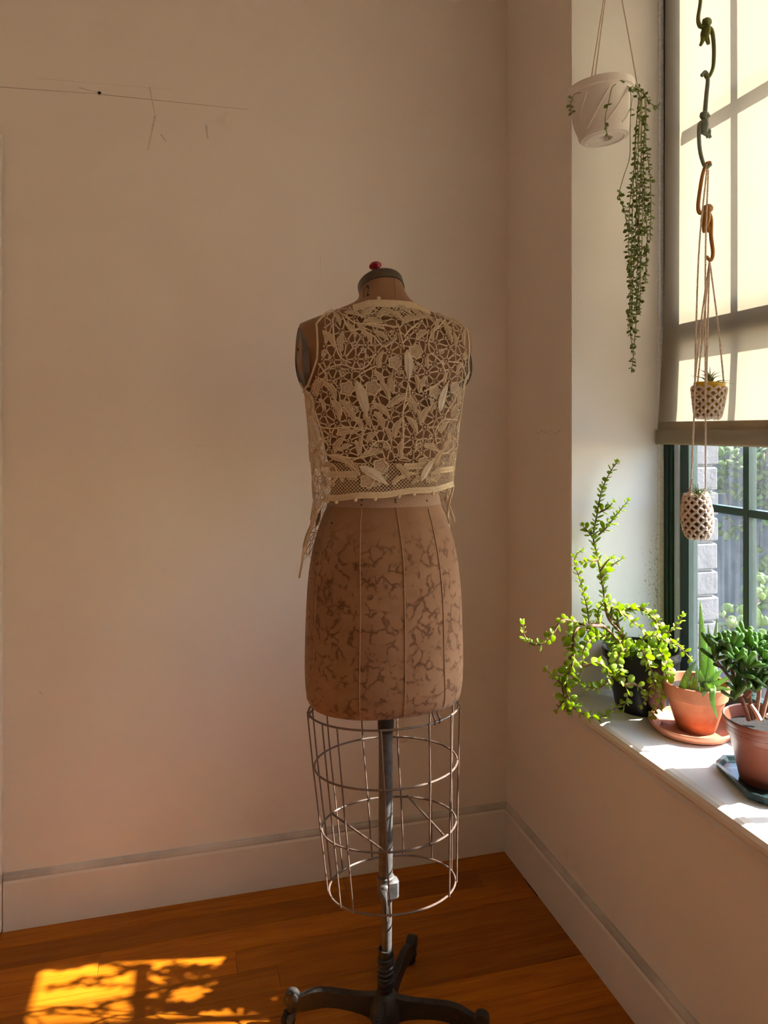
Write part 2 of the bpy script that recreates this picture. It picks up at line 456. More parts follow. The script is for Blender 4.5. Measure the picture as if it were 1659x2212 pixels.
def glass_mat():
    # dusty window pane: clear, with faint vertical rain streaks that scatter a little light
    t = NT('dusty_glass'); c = t.coord((1, 130, 2.2)); n = t.noise(c, 1.0, 2, .6)
    tr = t.n('ShaderNodeBsdfTransparent'); tr.inputs[0].default_value = (.95, .97, .96, 1)
    gl = t.n('ShaderNodeBsdfGlossy'); gl.inputs['Roughness'].default_value = .02
    lw = t.n('ShaderNodeLayerWeight'); fz = t.math('ADD', t.math('MULTIPLY', t.math('POWER', lw.outputs['Facing'], 5), .85), .03)
    m1 = t.n('ShaderNodeMixShader'); t.l(fz, m1.inputs[0]); t.l(tr.outputs[0], m1.inputs[1]); t.l(gl.outputs[0], m1.inputs[2])
    du = t.n('ShaderNodeBsdfTranslucent'); du.inputs[0].default_value = (.75, .78, .82, 1)
    m2 = t.n('ShaderNodeMixShader'); t.l(t.fac(n, .45, .8, .004, .026), m2.inputs[0]); t.l(m1.outputs[0], m2.inputs[1]); t.l(du.outputs[0], m2.inputs[2])
    return t.end(m2.outputs[0])
M['glass'] = glass_mat()
M['outlet'] = simple('ivory_plastic', (.74, .65, .55), .4, 0, .04, 20, .02)
M['pencil'] = simple('pencil', (.36, .29, .24), .9, 0, .2, 200, 0)
M['smudge'] = simple('scuff', (.60, .53, .46), .9, 0, .2, 200, 0)
M['dark'] = simple('dark_hole', (.01, .01, .01), .9, 0, .1, 50, 0)
M['dry'] = simple('dry_leaf', (.20, .09, .04), .8, 0, .3, 60, .3)
def clear_mat():
    t = NT('clear_glass'); tr = t.n('ShaderNodeBsdfTransparent'); tr.inputs[0].default_value = (.94, .96, .95, 1); return t.end(tr.outputs[0])
M['clear'] = clear_mat()

# ================================================================== THE SETTING
RX0, RY0, CEIL = -2.7, -4.3, 3.05          # room extents (room is x<0, y<0)
WV0, WV1 = -0.409, -1.42                   # window opening along the right wall
WZ0, WZ1 = 0.60, 2.78
THK = 0.36

# floor: sub-floor slab with separate oak boards on top
fl = MB().box((RX0, RY0, -.12), (THK, .1, -.018)).build('floor', M['dark'], smooth=False)
struct(fl, 'orange-brown oak strip floor with narrow boards running along the back wall')
board_me = {}
bw = .0826; y = 0.0; row = 0
rnd = random.Random(3)
while y > RY0:
    x = RX0 - rnd.uniform(0, .9)
    while x < 0:
        L = rnd.uniform(.75, 1.7); xa, xb = max(x, RX0), min(x + L, 0.0)
        if xb - xa > .05:
            b = MB().bbox((xa, y - bw + .0006, -.018), (xb - .0006, y - .0004, 0.0), .0009).build('floor_board', M['floor'], fl, smooth=False)
        x += L
    y -= bw; row += 1

wb = MB().box((RX0 - .1, 0, -.02), (0, .12, CEIL)).build('wall_back', M['wall'], smooth=False)
struct(wb, 'plain cream plaster back wall with pencil lines and scuffs')
wl = MB().box((RX0 - .1, RY0 - .1, -.02), (RX0, 0, CEIL)).build('wall_left', M['wall'], smooth=False); struct(wl)
wf = MB().box((RX0, RY0 - .1, -.02), (THK, RY0, CEIL)).build('wall_front', M['wall'], smooth=False); struct(wf)
ce = MB().box((RX0 - .1, RY0 - .1, CEIL), (THK, .12, CEIL + .1)).build('ceiling', M['wall'], smooth=False); struct(ce)
W2A, W2B = -2.15, -3.65                   # unseen opening in the same wall, added to brighten the room
m = MB()
m.box((0, WV0, -.02), (THK, .12, CEIL)).box((0, W2A, -.02), (THK, WV1, CEIL)).box((0, RY0, -.02), (THK, W2B, CEIL))
m.box((0, W2B, -.02), (THK, W2A, WZ0)).box((0, W2B, WZ1), (THK, W2A, CEIL))
m.box((0, WV1, -.02), (THK, WV0, WZ0)).box((0, WV1, WZ1), (THK, WV0, CEIL))
wr = m.build('wall_right', M['wall'], smooth=False)
struct(wr, 'cream plaster right wall with the deep window opening')
# plaster skins of the reveal
m = MB().box((.0015, WV0 - .0025, WZ0), (.30, WV0 + .0005, WZ1)).box((.0015, WV1 - .0005, WZ0), (.30, WV1 + .0025, WZ1)).box((.0015, WV1, WZ1 - .0025), (.30, WV0, WZ1 + .0005))
m.build('reveal_plaster', M['jamb'], wr, smooth=False)

def baseboard(name, P0, P1, n, label):
    # profile: d = distance from wall, z
    prof = [(0, 0), (.016, 0), (.016, .128), (.013, .134), (.0115, .1345), (.0125, .139), (.010, .146), (.005, .150), (0, .151)]
    P0, P1, n = Vector(P0), Vector(P1), Vector(n)
    o = MB().prism(prof, lambda p, k: (P0, P1)[k] + n * p[0] + Vector((0, 0, p[1]))).build(name, M['trim'], smooth=False)
    return struct(o, label)
baseboard('baseboard_back', (-1.478, 0, 0), (0, 0, 0), (0, -1, 0), 'painted baseboard with moulded cap under the back wall')
baseboard('baseboard_right', (0, -.016, 0), (0, RY0, 0), (-1, 0, 0), 'painted baseboard with moulded cap under the window wall')
# door casing that just shows at the left edge
c0 = MB().bbox((-1.585, -.024, 0), (-1.480, 0, 2.15), .004).build('trim_1', M['trim'], smooth=False); struct(c0, 'painted door casing at the left edge')

# window sill (stool) with rounded nose and apron moulding
prof = [(.283, WZ0 - .02), (.283, .63), (-.014, .63), (-.021, .627), (-.026, .619), (-.026, .610), (-.022, .603), (-.014, .600), (-.012, .590), (-.006, .583), (0, .578), (0, .597)]
sl = MB().prism(prof[:8] + [(-.014, WZ0 - .02)], lambda p, k: Vector((p[0], (WV0, WV1)[k], p[1]))).build('trim_2', M['sill'], smooth=False)
struct(sl, 'white painted window sill with rounded front edge')
nose = [(0, .632), (-.014, .6305), (-.0215, .6275), (-.0265, .619), (-.0265, .610), (-.0225, .603), (-.015, .600), (-.0125, .590), (-.0065, .583), (0, .578)]
ap = MB().prism(nose, lambda p, k: Vector((p[0], (WV0 + .055, WV1 - .055)[k], p[1]))).build('trim_3', M['trim'], smooth=False)
struct(ap, 'painted rounded nosing and moulding along the sill front')

# window: green frame, pale track, sash with muntins and panes
w1 = bpy.data.objects.new('window_1', None); COL.objects.link(w1); w1.location = (.31, (WV0 + WV1) / 2, WZ0)
struct(w1, 'dark green double-hung window with divided panes behind the shade')
def fr(name, lo, hi, mat, parent=w1, b=.002): return MB().bbox(lo, hi, b).build(name, M[mat], parent, smooth=False)
GX = .322
fo = fr('frame', (.286, WV0 - .038, .63), (.352, WV0 + .002, WZ1), 'green')
fr('frame', (.286, WV1 - .002, .63), (.352, WV1 + .046, WZ1), 'green'); fr('frame', (.286, WV1, WZ1 - .05), (.352, WV0, WZ1 + .002), 'green')
fr('frame_rib', (.2815, WV0 - .028, .632), (.288, WV0 - .020, WZ1), 'green', fo, .001)
fr('track', (.294, WV0 - .0605, .63), (.345, WV0 - .038, WZ1 - .05), 'alu'); fr('track', (.300, WV1 + .046, .63), (.345, WV1 + .061, WZ1 - .05), 'alu')
fr('caulk_bead', (.268, WV0 - .007, .63), (.287, WV0 + .001, WZ1), 'caulk')
fr('bottom_frame', (.283, WV1, .598), (.352, WV0, .655), 'green')
SV0, SV1 = WV0 - .061, WV1 + .061
def sash(z0, z1, gx, rail0, rail1, nrow):
    s = fr('sash', (gx - .016, SV0 - .034, z0), (gx + .016, SV0, z1), 'green')
    fr('sash_stile', (gx - .016, SV1, z0), (gx + .016, SV1 + .034, z1), 'green', s)
    fr('sash_rail', (gx - .0155, SV1 + .034, z0), (gx + .0155, SV0 - .034, z0 + rail0), 'green', s)
    fr('sash_rail', (gx - .0155, SV1 + .034, z1 - rail1), (gx + .0155, SV0 - .034, z1), 'green', s)
    a, b = SV0 - .034, SV1 + .034; nc = 4
    cols = [a + (b - a) * i / nc for i in range(nc + 1)]
    zs = [z0 + rail0 + (z1 - rail1 - z0 - rail0) * i / nrow for i in range(nrow + 1)]
    for c in cols[1:-1]: fr('muntin', (gx - .013, c - .0095, z0 + rail0), (gx + .013, c + .0095, z1 - rail1), 'green', s)
    for z in zs[1:-1]:
        for i in range(nc):
            fr('muntin', (gx - .0125, cols[i + 1] + .0095, z - .0095), (gx + .0125, cols[i] - .0095, z + .0095), 'green', s)
    for i in range(nc):
        for j in range(nrow):
            MB().box((gx - .002, cols[i + 1], zs[j]), (gx + .002, cols[i], zs[j + 1])).build('pane', M['glass'], s, smooth=False)
sash(.652, 1.645, .312, .060, .055, 2)
sash(1.600, WZ1 - .048, .338, .075, .05, 2)

w2 = bpy.data.objects.new('added_fill_window', None); COL.objects.link(w2); w2.location = (.31, (W2A + W2B) / 2, WZ0)  # added window out of view, lets in fill light
struct(w2)
for (a, b, c, d) in ((W2A, W2A - .09, WZ0, WZ1), (W2B + .09, W2B, WZ0, WZ1), (W2A - .09, W2B + .09, WZ0, WZ0 + .08), (W2A - .09, W2B + .09, 1.60, 1.66), (W2A - .09, W2B + .09, WZ1 - .08, WZ1)):
    fr('frame', (.29, b, c), (.345, a, d), 'green', w2)
for (c, d) in ((WZ0 + .08, 1.60), (1.66, WZ1 - .08)):
    MB().box((.318, W2B + .09, c), (.322, W2A - .09, d)).build('pane', M['clear'], w2, smooth=False)
MB().box((.262, W2B + .02, .92), (.2625, W2A - .02, WZ1)).build('fill_blind', M['fill_sheer'], w2, smooth=False)  # thin covering of the added window, tuned for warm fill light
# outside: brick reveal (separate bricks), ground, dark garden wall
br = MB().box((.362, WV0 - .030, -.4), (.425, WV0 + .30, 3.05)).box((.362, WV1 - .3, -.4), (.425, WV1 + .030, 3.05)).build('outer_wall', M['mortar'], smooth=False)
struct(br, 'pale grey brick reveal seen through the window')
z = .30; i = 0; rnd = random.Random(5)
while z < 1.75:
    h = rnd.choice((.071, .074, .078)); j = rnd.uniform(-.004, .004)
    MB().bbox((.358, WV0 - .043 - rnd.uniform(0, .004), z), (.432 + j, WV0 + .10, z + h - .006), .004).build('brick', M['brick'], br, smooth=False)
    MB().bbox((.358, WV1 - .10, z), (.432 + j, WV1 + .040, z + h - .006), .004).build('brick', M['brick'], br, smooth=False)
    z += h; i += 1
gd = MB().box((.36, -9, -.5), (9, 9, -.3)).build('ground', M['pave'], smooth=False); struct(gd, 'grey paved ground outside the window')
gw = MB().bbox((2.15, -.2, -.3), (2.40, 7.5, 1.40), .01).build('garden_wall', M['gwall'], smooth=False); struct(gw, 'dark grey garden wall outside the window')

# pencil lines, scuffs and the screw hole on the back wall
def wall_line(px0, py0, px1, py1, w, mat='pencil', name='pencil_line'):
    a, b = on_y(px0, py0, 0), on_y(px1, py1, 0)
    d = (b - a).normalized(); n = Vector((-d.z, 0, d.x)) * (w / 2)
    e = Vector((0, -.0004, 0)); q = Vector((0, .001, 0))
    V = [a - n + e, b - n * .4 + e, b + n * .4 + e, a + n + e, a - n + q, b - n * .4 + q, b + n * .4 + q, a + n + q]
    MB().add(V, [(0, 1, 2, 3), (7, 6, 5, 4), (0, 4, 5, 1), (1, 5, 6, 2), (2, 6, 7, 3), (3, 7, 4, 0)]).build(name, M[mat], wb, smooth=False)
wall_line(0, 188, 212, 203, .0016); wall_line(218, 204, 537, 237, .0016)
wall_line(80, 169, 375, 194, .0009, 'smudge'); wall_line(692, 550, 692, 614, .0009, 'smudge')
wall_line(170, 189, 215, 201, .0030, 'smudge'); wall_line(420, 963, 463, 963, .0009, 'smudge')
for (a, b, c, d_, w) in ((323, 188, 335, 250, .004), (335, 250, 319, 325, .006), (445, 270, 449, 300, .008), (348, 290, 358, 306, .006), (85, 1494, 92, 1502, .003)):
    wall_line(a, b, c, d_, w, 'smudge', 'scuff_mark')
p = on_y(215, 202, 0)
MB().lathe([(.0066, 0), (.0066, .003), (.0046, .004), (.0040, .001)], p, 14, Matrix.Rotation(PI / 2, 4, 'X')).build('screw_anchor', M['outlet'], wb)
MB().lathe([(.0001, .0012), (.0046, .0014), (.0046, .0034), (.0001, .0034)], p, 14, Matrix.Rotation(PI / 2, 4, 'X')).build('screw_hole', M['dark'], wb)
for k in range(9):
    a = on_x(1158 + k * 6.2, 934 + 3 * math.sin(k * 2.1), 0)
    MB().ell(a, (.0006, .005, .0022 + .001 * math.sin(k)), 8, 4).build('scuff_mark', M['smudge'], wr)

# wall outlet
oc = on_y(857, 1563, 0)
ot = thing('wall_outlet', 'ivory duplex outlet on the back wall behind the cage skirt', 'outlet', oc)
MB().bbox((oc.x - .035, -.006, oc.z - .0575), (oc.x + .035, .001, oc.z + .0575), .002).build('cover_plate', M['outlet'], ot, smooth=False)
for dz in (.0195, -.0195):
    pr = [(math.cos(t) * .0175, math.sin(t) * .0155) for t in [2 * PI * i / 24 for i in range(24)]]
    pr = [(max(-.0165, min(.0165, a)), max(-.0125, min(.0125, b))) for a, b in pr]
    rc = MB().prism(pr, lambda q, k: Vector((oc.x + q[0], (-.009, -.004)[k], oc.z + dz + q[1]))).build('receptacle', M['outlet'], ot, smooth=False)
    for sx in (-.0062, .0062):
        MB().box((oc.x + sx - .0012, -.0094, oc.z + dz + .0005), (oc.x + sx + .0012, -.0085, oc.z + dz + .0075)).build('slot', M['dark'], rc, smooth=False)
    MB().lathe([(.0025, .0), (.0025, .0008)], (oc.x, -.0086, oc.z + dz - .006), 12, Matrix.Rotation(PI / 2, 4, 'X')).build('ground_hole', M['dark'], rc)
MB().lathe([(.0022, 0), (.0022, .001)], (oc.x, -.006, oc.z), 10, Matrix.Rotation(PI / 2, 4, 'X')).build('screw', M['steel'], ot)

# roller shade with hem
SHX = .266
sv0, sv1 = WV0 - .010, WV1 + .012
rs = thing('roller_shade', 'beige translucent roller shade pulled half way down the window', 'shade', (SHX, (sv0 + sv1) / 2, 1.312))
m = MB(); nz_, ny_ = 40, 8
def shx(z): return SHX + .010 * min(1, max(0, (z - 1.36) / .25)) - .004 * max(0, (1.40 - z) / .08)
V = []; Fs = []
for i in range(nz_ + 1):
    z = 1.345 + (2.70 - 1.345) * i / nz_
    for j in range(ny_ + 1):
        y = sv0 + (sv1 - sv0) * j / ny_
        q_ = min(1, max(0, (z - 1.35) / .5)); inset = .013 * (q_ * q_ * (3 - 2 * q_)) * (1 - j / 2 if j < 2 else 0)
        V.append((shx(z) + .0012 * math.sin(3 * z + j), y - inset, z))
for i in range(nz_):
    for j in range(ny_):
        a = i * (ny_ + 1) + j; Fs.append((a, a + 1, a + ny_ + 2, a + ny_ + 1))
fab = m.add(V, Fs).build('shade_fabric', M['shade'], rs)
pocket = [(-.0075, 1.316), (-.0055, 1.312), (.0055, 1.312), (.0065, 1.318), (.003, 1.374), (.0016, 1.374), (.0035, 1.322), (.0, 1.316), (-.0045, 1.322), (-.0042, 1.352), (-.0058, 1.352)]
m = MB(); m.prism(pocket, lambda p, k: Vector((shx(1.33) + p[0], (sv0, sv1)[k], p[1])))
m.build('hem_pocket', M['shade'], rs, smooth=False)
MB().bbox((shx(1.33) - .003, sv1 + .002, 1.3165), (shx(1.33) + .002, sv0 - .002, 1.348), .001).build('hem_bar', M['whitepl'], rs, smooth=False)
MB().lathe([(.022, 0), (.022, sv0 - sv1)], (shx(2.7) + .02, sv0, 2.715), 24, Matrix.Rotation(PI / 2, 4, 'X')).build('roller_tube', M['whitepl'], rs)

# ================================================================== DRESS FORM
DX, DY = -.573, -.603
def interp(tab, z):
    # smooth interpolation of table rows (z, ...)
    zs = [r[0] for r in tab]; n = len(tab)
    if z <= zs[0]: return tab[0][1:]
    if z >= zs[-1]: return tab[-1][1:]
    i = max(k for k in range(n - 1) if zs[k] <= z)
    h = zs[i + 1] - zs[i]; t = (z - zs[i]) / h; out = []
    for c in range(1, len(tab[0])):
        def sl(k):
            if k == 0: return (tab[1][c] - tab[0][c]) / (zs[1] - zs[0])
            if k == n - 1: return (tab[-1][c] - tab[-2][c]) / (zs[-1] - zs[-2])
            return (tab[k + 1][c] - tab[k - 1][c]) / (zs[k + 1] - zs[k - 1])
        a, b, m0, m1 = tab[i][c], tab[i + 1][c], sl(i) * h, sl(i + 1) * h
        out.append((2*t**3-3*t*t+1)*a + (t**3-2*t*t+t)*m0 + (-2*t**3+3*t*t)*b + (t**3-t*t)*m1)
    return out
# z, half width, depth to the back, depth to the front, y centre, tilt
BODY = [
 (.745, .154, .108, .104, 0, 0), (.751, .167, .119, .113, 0, 0), (.766, .173, .126, .119, 0, 0), (.79, .1765, .130, .122, 0, 0), (.83, .178, .132, .123, 0, 0), (.914, .1765, .132, .121, 0, 0),
 (1.018, .171, .127, .116, 0, 0), (1.09, .160, .116, .110, 0, 0), (1.153, .141, .101, .102, 0, 0),
 (1.194, .1245, .090, .095, 0, 0), (1.236, .119, .086, .093, 0, 0), (1.277, .125, .088, .100, 0, 0), (1.329, .139, .094, .115, 0, 0),
 (1.381, .154, .102, .132, 0, 0), (1.433, .170, .107, .135, 0, 0), (1.485, .192, .108, .115, 0, 0), (1.53, .206, .104, .090, 0, 0),
 (1.558, .206, .096, .072, 0, 0), (1.578, .196, .086, .060, 0, 0), (1.592, .168, .078, .053, .002, .02), (1.606, .132, .071, .049, .005, .06), (1.620, .096, .065, .047, .008, .12),
 (1.632, .070, .057, .046, .012, .20), (1.645, .0565, .051, .044, .017, .32), (1.660, .0515, .0455, .042, .024, .44), (1.675, .0495, .0425, .041, .030, .52)]
CL = .192
def bodypt(phi, z, off=0.0):
    a, bb, bf, yc, ti = interp(BODY, z)
    s, c = math.sin(phi), math.cos(phi); p = 2 / 2.25
    x = (a + off) * math.copysign(abs(s) ** p, s)
    y = -(bb + off) * abs(c) ** p if c >= 0 else (bf + off) * abs(c) ** p
    if z > 1.42 and z < 1.60: x = max(-CL - off, min(CL + off, x))
    return Vector((DX + x, DY + yc + y, z - math.tan(ti) * y))
df = thing('dress_form', 'brown stained linen dress form on a black cast-iron stand with wire cage skirt', 'dress form', (DX, DY, 0))
NP = 96
zl = [.745 + (1.675 - .745) * i / 120 for i in range(121)]
zl = sorted(set(zl + [.747, .749, .751, .755, .759]))
m = MB(); V = []; Fs = []
for z in zl:
    for k in range(NP): V.append(bodypt(2 * PI * k / NP, z))
for i in range(len(zl) - 1):
    for k in range(NP):
        a, b = i * NP + k, i * NP + (k + 1) % NP
        Fs.append((a, b, b + NP, a + NP))
Fs.append(tuple(range(NP - 1, -1, -1))); Fs.append(tuple((len(zl) - 1) * NP + k for k in range(NP)))
torso = m.add(V, Fs).build('torso', M['linen'], df, angle=60)

# screen lookup used to find where a feature of the photograph sits on a surface
def proj(P):
    d = Vector(P) - CAM; X = d.x * CS - d.y * SN; Y = d.x * SN + d.y * CS
    return CX + F_PX * X / Y, CY - F_PX * d.z / Y
def lookup(fn, ph, zz):
    pts = [(p, z, *proj(fn(p, z))) for z in zz for p in ph]
    return np.array(pts)
LB = lookup(bodypt, [rad(-100 + 2 * i) for i in range(101)], [.748 + .005 * i for i in range(186)])
def body_at(px, py):
    k = np.argmin((LB[:, 2] - px) ** 2 + (LB[:, 3] - py) ** 2); return LB[k, 0], LB[k, 1]
# seams: piping along the panels
def seam(pxs):
    pz = [body_at(*p) for p in pxs]; zs = [p[1] for p in pz]; out = []
    order = sorted(range(len(pz)), key=lambda i: zs[i])
    tab = [(pz[i][1], pz[i][0]) for i in order]
    if tab[0][0] < .80: tab = [(.749, tab[0][1])] + [q for q in tab if q[0] > .76]
    z = tab[0][0]
    while z <= tab[-1][0]:
        out.append(bodypt(interp(tab, z)[0], z, .0004)); z += .012
    MB().tube(out, .0013, 6).build('seam', M['seam'], df)
seam([(781, 1085), (778, 1180), (777, 1300), (777, 1440), (777, 1535)])
seam([(856, 1085), (865, 1180), (872, 1300), (876, 1440), (877, 1530)])
seam([(921, 1085), (942, 1180), (955, 1300), (960, 1440), (962, 1515)])
seam([(726, 1085), (697, 1180), (683, 1300), (676, 1440), (674, 1520)])
seam([(852, 600), (855, 640), (858, 655)])
for s_ in ((60, 1.25), (60, .76)):
    pass
MB().tube([bodypt(rad(180), z, .0004) for z in lerp_list((.74, 1.66), 60)], .0013, 6).build('seam', M['seam'], df)
# waist tape
m = MB(); V = []; Fs = []; n = 72
for k in range(n):
    for (z, off) in ((1.186, .0004), (1.187, .0014), (1.210, .0014), (1.211, .0004)):
        V.append(bodypt(2 * PI * k / n, z, off))
for k in range(n):
    for j in range(3):
        a = k * 4 + j; b = ((k + 1) % n) * 4 + j; Fs.append((a, b, b + 1, a + 1))
m.add(V, Fs).build('waist_tape', M['tape'], df)
for (px, py) in ((781, 1080), (780, 1088), (856, 1077), (855, 1086), (921, 1080), (717, 1129), (724, 1082)):
    ph, z = body_at(px, py); MB().ell(bodypt(ph, z, .0012), (.0022, .0022, .0022), 8, 5).build('pin', M['pin'], df)
# arm plates (oval discs closing the armholes)
for sx in (-1, 1):
    prof = [(math.cos(t) * .052, math.sin(t) * .068) for t in [2 * PI * i / 40 for i in range(40)]]
    def ax(p, k, sx=sx):
        zz = 1.504 + p[1]; yy = DY - .008 + p[0] + (.012 if p[1] < 0 else -.004) * (p[1] / .072) ** 2
        tilt = -.018 * max(0, -p[1] / .072) ** 2
        if sx > 0: tilt -= .003 + .016 * max(0, (p[1] + .035) / .10)
        return Vector((DX + sx * (CL + (-.012, .0012)[k] + tilt), yy, zz))
    pl = MB().prism(prof, ax).build('arm_plate', M['plate'], df, smooth=False)
    rim = [ax(p, 1) for p in prof]
    MB().tube(rim, .0015, 6, closed=True).build('rim', M['plate'], pl)
    MB().lathe([(.0001, .003), (.003, .002), (.004, 0)], (DX + sx * (CL + .003), DY - .008, 1.525), 10, Matrix.Rotation(sx * PI / 2, 4, 'Y')).build('screw', M['iron'], pl)
# neck cap, knob and size number
tn = rad(31); nc_ = Vector((DX, DY + .030, 1.6755))
mt = Matrix.Rotation(-tn, 4, 'X')
mt = Matrix.Rotation(-tn, 4, 'X') @ Matrix.Rotation(rad(-4), 4, 'Y') @ Matrix.Diagonal((.98, .98, 1, 1))
cap = MB().lathe([(.0515, -.0115), (.0535, -.0115), (.0538, .010), (.0524, .0125), (.045, .0135), (.0001, .014)], nc_, 48, mt).build('neck_cap', M['olive'], df)
ktop = nc_ + (mt @ Vector((0, 0, .014)))
up = (mt @ Vector((0, 0, 1))).normalized()
MB().tube([ktop - up * .004, ktop + up * .052], .0034, 10).build('knob_stem', M['blackrod'], cap)
kn = ktop + up * .052
MB().lathe([(.0001, -.007), (.008, -.0065), (.0135, -.002), (.0148, .001), (.0125, .005), (.006, .0075), (.0001, .008)], kn, 24, Matrix.Rotation(rad(-26), 4, 'X') @ Matrix.Rotation(rad(-8), 4, 'Y')).build('knob', M['red'], cap)

def text_mesh(s, size, depth=0.0):
    cu = bpy.data.curves.new('txt', 'FONT'); cu.body = s; cu.size = size; cu.extrude = depth; cu.align_x = 'CENTER'; cu.align_y = 'CENTER'; cu.resolution_u = 3
    ob = bpy.data.objects.new('txt', cu); COL.objects.link(ob)
    dg = bpy.context.evaluated_depsgraph_get(); dg.update()
    me = ob.evaluated_get(dg).to_mesh()
    vs_ = [v.co.copy() for v in me.vertices]; fs = [tuple(p.vertices) for p in me.polygons]
    bpy.data.objects.remove(ob); bpy.data.curves.remove(cu)
    return vs_, fs
LN = lookup(bodypt, [rad(-110 + .6 * i) for i in range(160)], [1.625 + .001 * i for i in range(50)])
tv, tf = text_mesh('12', .030)
V = []
for v in tv:
    tx, ty = 790.5 + v.x * 560, 632 - v.y * 1100 - v.x * 330
    k = np.argmin((LN[:, 2] - tx) ** 2 + (LN[:, 3] - ty) ** 2)
    V.append(bodypt(LN[k, 0], LN[k, 1], .0010))
MB().add(V, tf).build('size_number', M['ink'], df, smooth=False)['label'] = 'dark stencilled number 12'

# cage skirt: rings, upright wires, braces
RINGS = [(.731, .170, .128, .000, .000), (.611, .161, .130, .003, -.006), (.482, .1505, .113, .006, -.022), (.354, .141, .104, .010, -.034)]
def ringpt(r, t, dr=0):
    z, a, b, xc, yc = r
    return Vector((DX + xc + (a + dr) * math.sin(t), DY + yc - (b + dr) * math.cos(t), z))
def ring_at(z, t, dr=0):
    tab = RINGS[::-1]; q = interp([(r[0], *r[1:]) for r in tab], z); return ringpt((z, *q), t, dr)
for r in RINGS:
    MB().tube([ringpt(r, 2 * PI * k / 72) for k in range(72)], .0023, 7, closed=True).build('cage_ring', M['wire'], df)
wires = [-95, -62, -47, -14, 22, 47, 74, 98, 128, 158, 188, 222, 243]
for k, w in enumerate(wires):
    z1 = .354 if k not in (4,) else .482
    MB().tube([ring_at(z, rad(w), .0028) for z in lerp_list((.733, z1 - .002), 14)], .0019, 6).build('cage_wire', M['wire'], df)
r3 = RINGS[2]
for a, b in ((rad(-128), rad(-16)), (rad(152), rad(40))):
    MB().tube([ringpt(r3, a) + Vector((0, 0, .003)), ringpt(r3, b) + Vector((0, 0, .003))], .0024, 7).build('cage_brace', M['wire'], df)
for w in (-88, 28, 33, 90):
    p = ringpt(RINGS[0], rad(w)); q = bodypt(rad(w), .752) * .9 + Vector((DX, DY, .76)) * .1
    MB().tube([p + Vector((0, 0, -.005)), p + Vector((0, -.003, .006)), q], .0022, 6).build('cage_hook', M['wire'], df)
# pole, clamp, spring socket
PXC = Vector((DX + .003, DY, 0))
MB().lathe([(.0172, .675), (.0182, .69), (.0182, .75)], PXC, 24).build('pole_sleeve', M['blackrod'], df)
MB().lathe([(.0157, .322), (.0157, .69)], PXC, 24).build('upper_pole', M['steel'], df)
MB().lathe([(.0118, .09), (.0118, .34)], PXC + Vector((.002, 0, 0)), 24).build('lower_pole', M['steel'], df)
cl = MB().lathe([(.0165, .310), (.0190, .312), (.0190, .352), (.0165, .354), (.0155, .354), (.0155, .310)], PXC, 24, closed=True).build('height_clamp', M['steel'], df)
MB().bbox((-.010, -.020, -.024), (.030, .010, .022), .006, Matrix.Translation(PXC + Vector((-.003, .0, .328)))).build('clamp_body', M['steel'], cl)
MB().tube(spline([PXC + Vector((-.010, -.022, .345)), PXC + Vector((-.014, -.032, .332)), PXC + Vector((-.012, -.036, .315)), PXC + Vector((-.010, -.033, .292)), PXC + Vector((-.007, -.031, .270))], 5), lerp_list((.009, .003), 21), 8, flat=.55).build('clamp_lever', M['steel'], cl)
MB().ell(PXC + Vector((-.008, -.024, .338)), (.011, .009, .010), 12, 8).build('clamp_pivot', M['steel'], cl)
MB().lathe([(.0135, .085), (.0155, .088), (.0155, .180), (.0165, .184), (.0165, .190), (.0130, .190), (.0130, .16)], PXC, 24).build('socket', M['iron'], df)
hel = [PXC + Vector((.0158 * math.cos(t), .0158 * math.sin(t), .100 + .0105 * t / (2 * PI))) for t in [2 * PI * i / 20 for i in range(20 * 7 + 1)]]
MB().tube(hel, .0037, 6).build('spring', M['blackrod'], df)
# hub and four legs with casters (camera-aligned directions, the star is turned a little)
HUB = PXC.copy()
hub = MB().lathe([(.018, .018), (.030, .024), (.037, .040), (.036, .062), (.027, .082), (.020, .094), (.016, .096)], HUB, 20).build('hub', M['iron'], df)
def camdir(a):
    v = W(math.cos(a), math.sin(a), 0) - W(0, 0, 0); return Vector((v.x, v.y, 0)).normalized()
LEGS = [(174, 'ROSELL'), (-11, 'BENNETT'), (72, 'ROSELL'), (-104, 'BENNETT')]
LL = .222
ltop = [(0, .092), (.035, .085), (.07, .084), (.11, .086), (.14, .087), (.165, .083), (.185, .074), (.205, .064)]
lbot = [(.205, .038), (.185, .040), (.160, .046), (.13, .052), (.09, .050), (.05, .042), (.03, .034), (0, .030)]
def legtop(s):
    for (a, za), (b, zb) in zip(ltop, ltop[1:]):
        if a <= s <= b: return za + (zb - za) * (s - a) / (b - a)
    return ltop[-1][1]
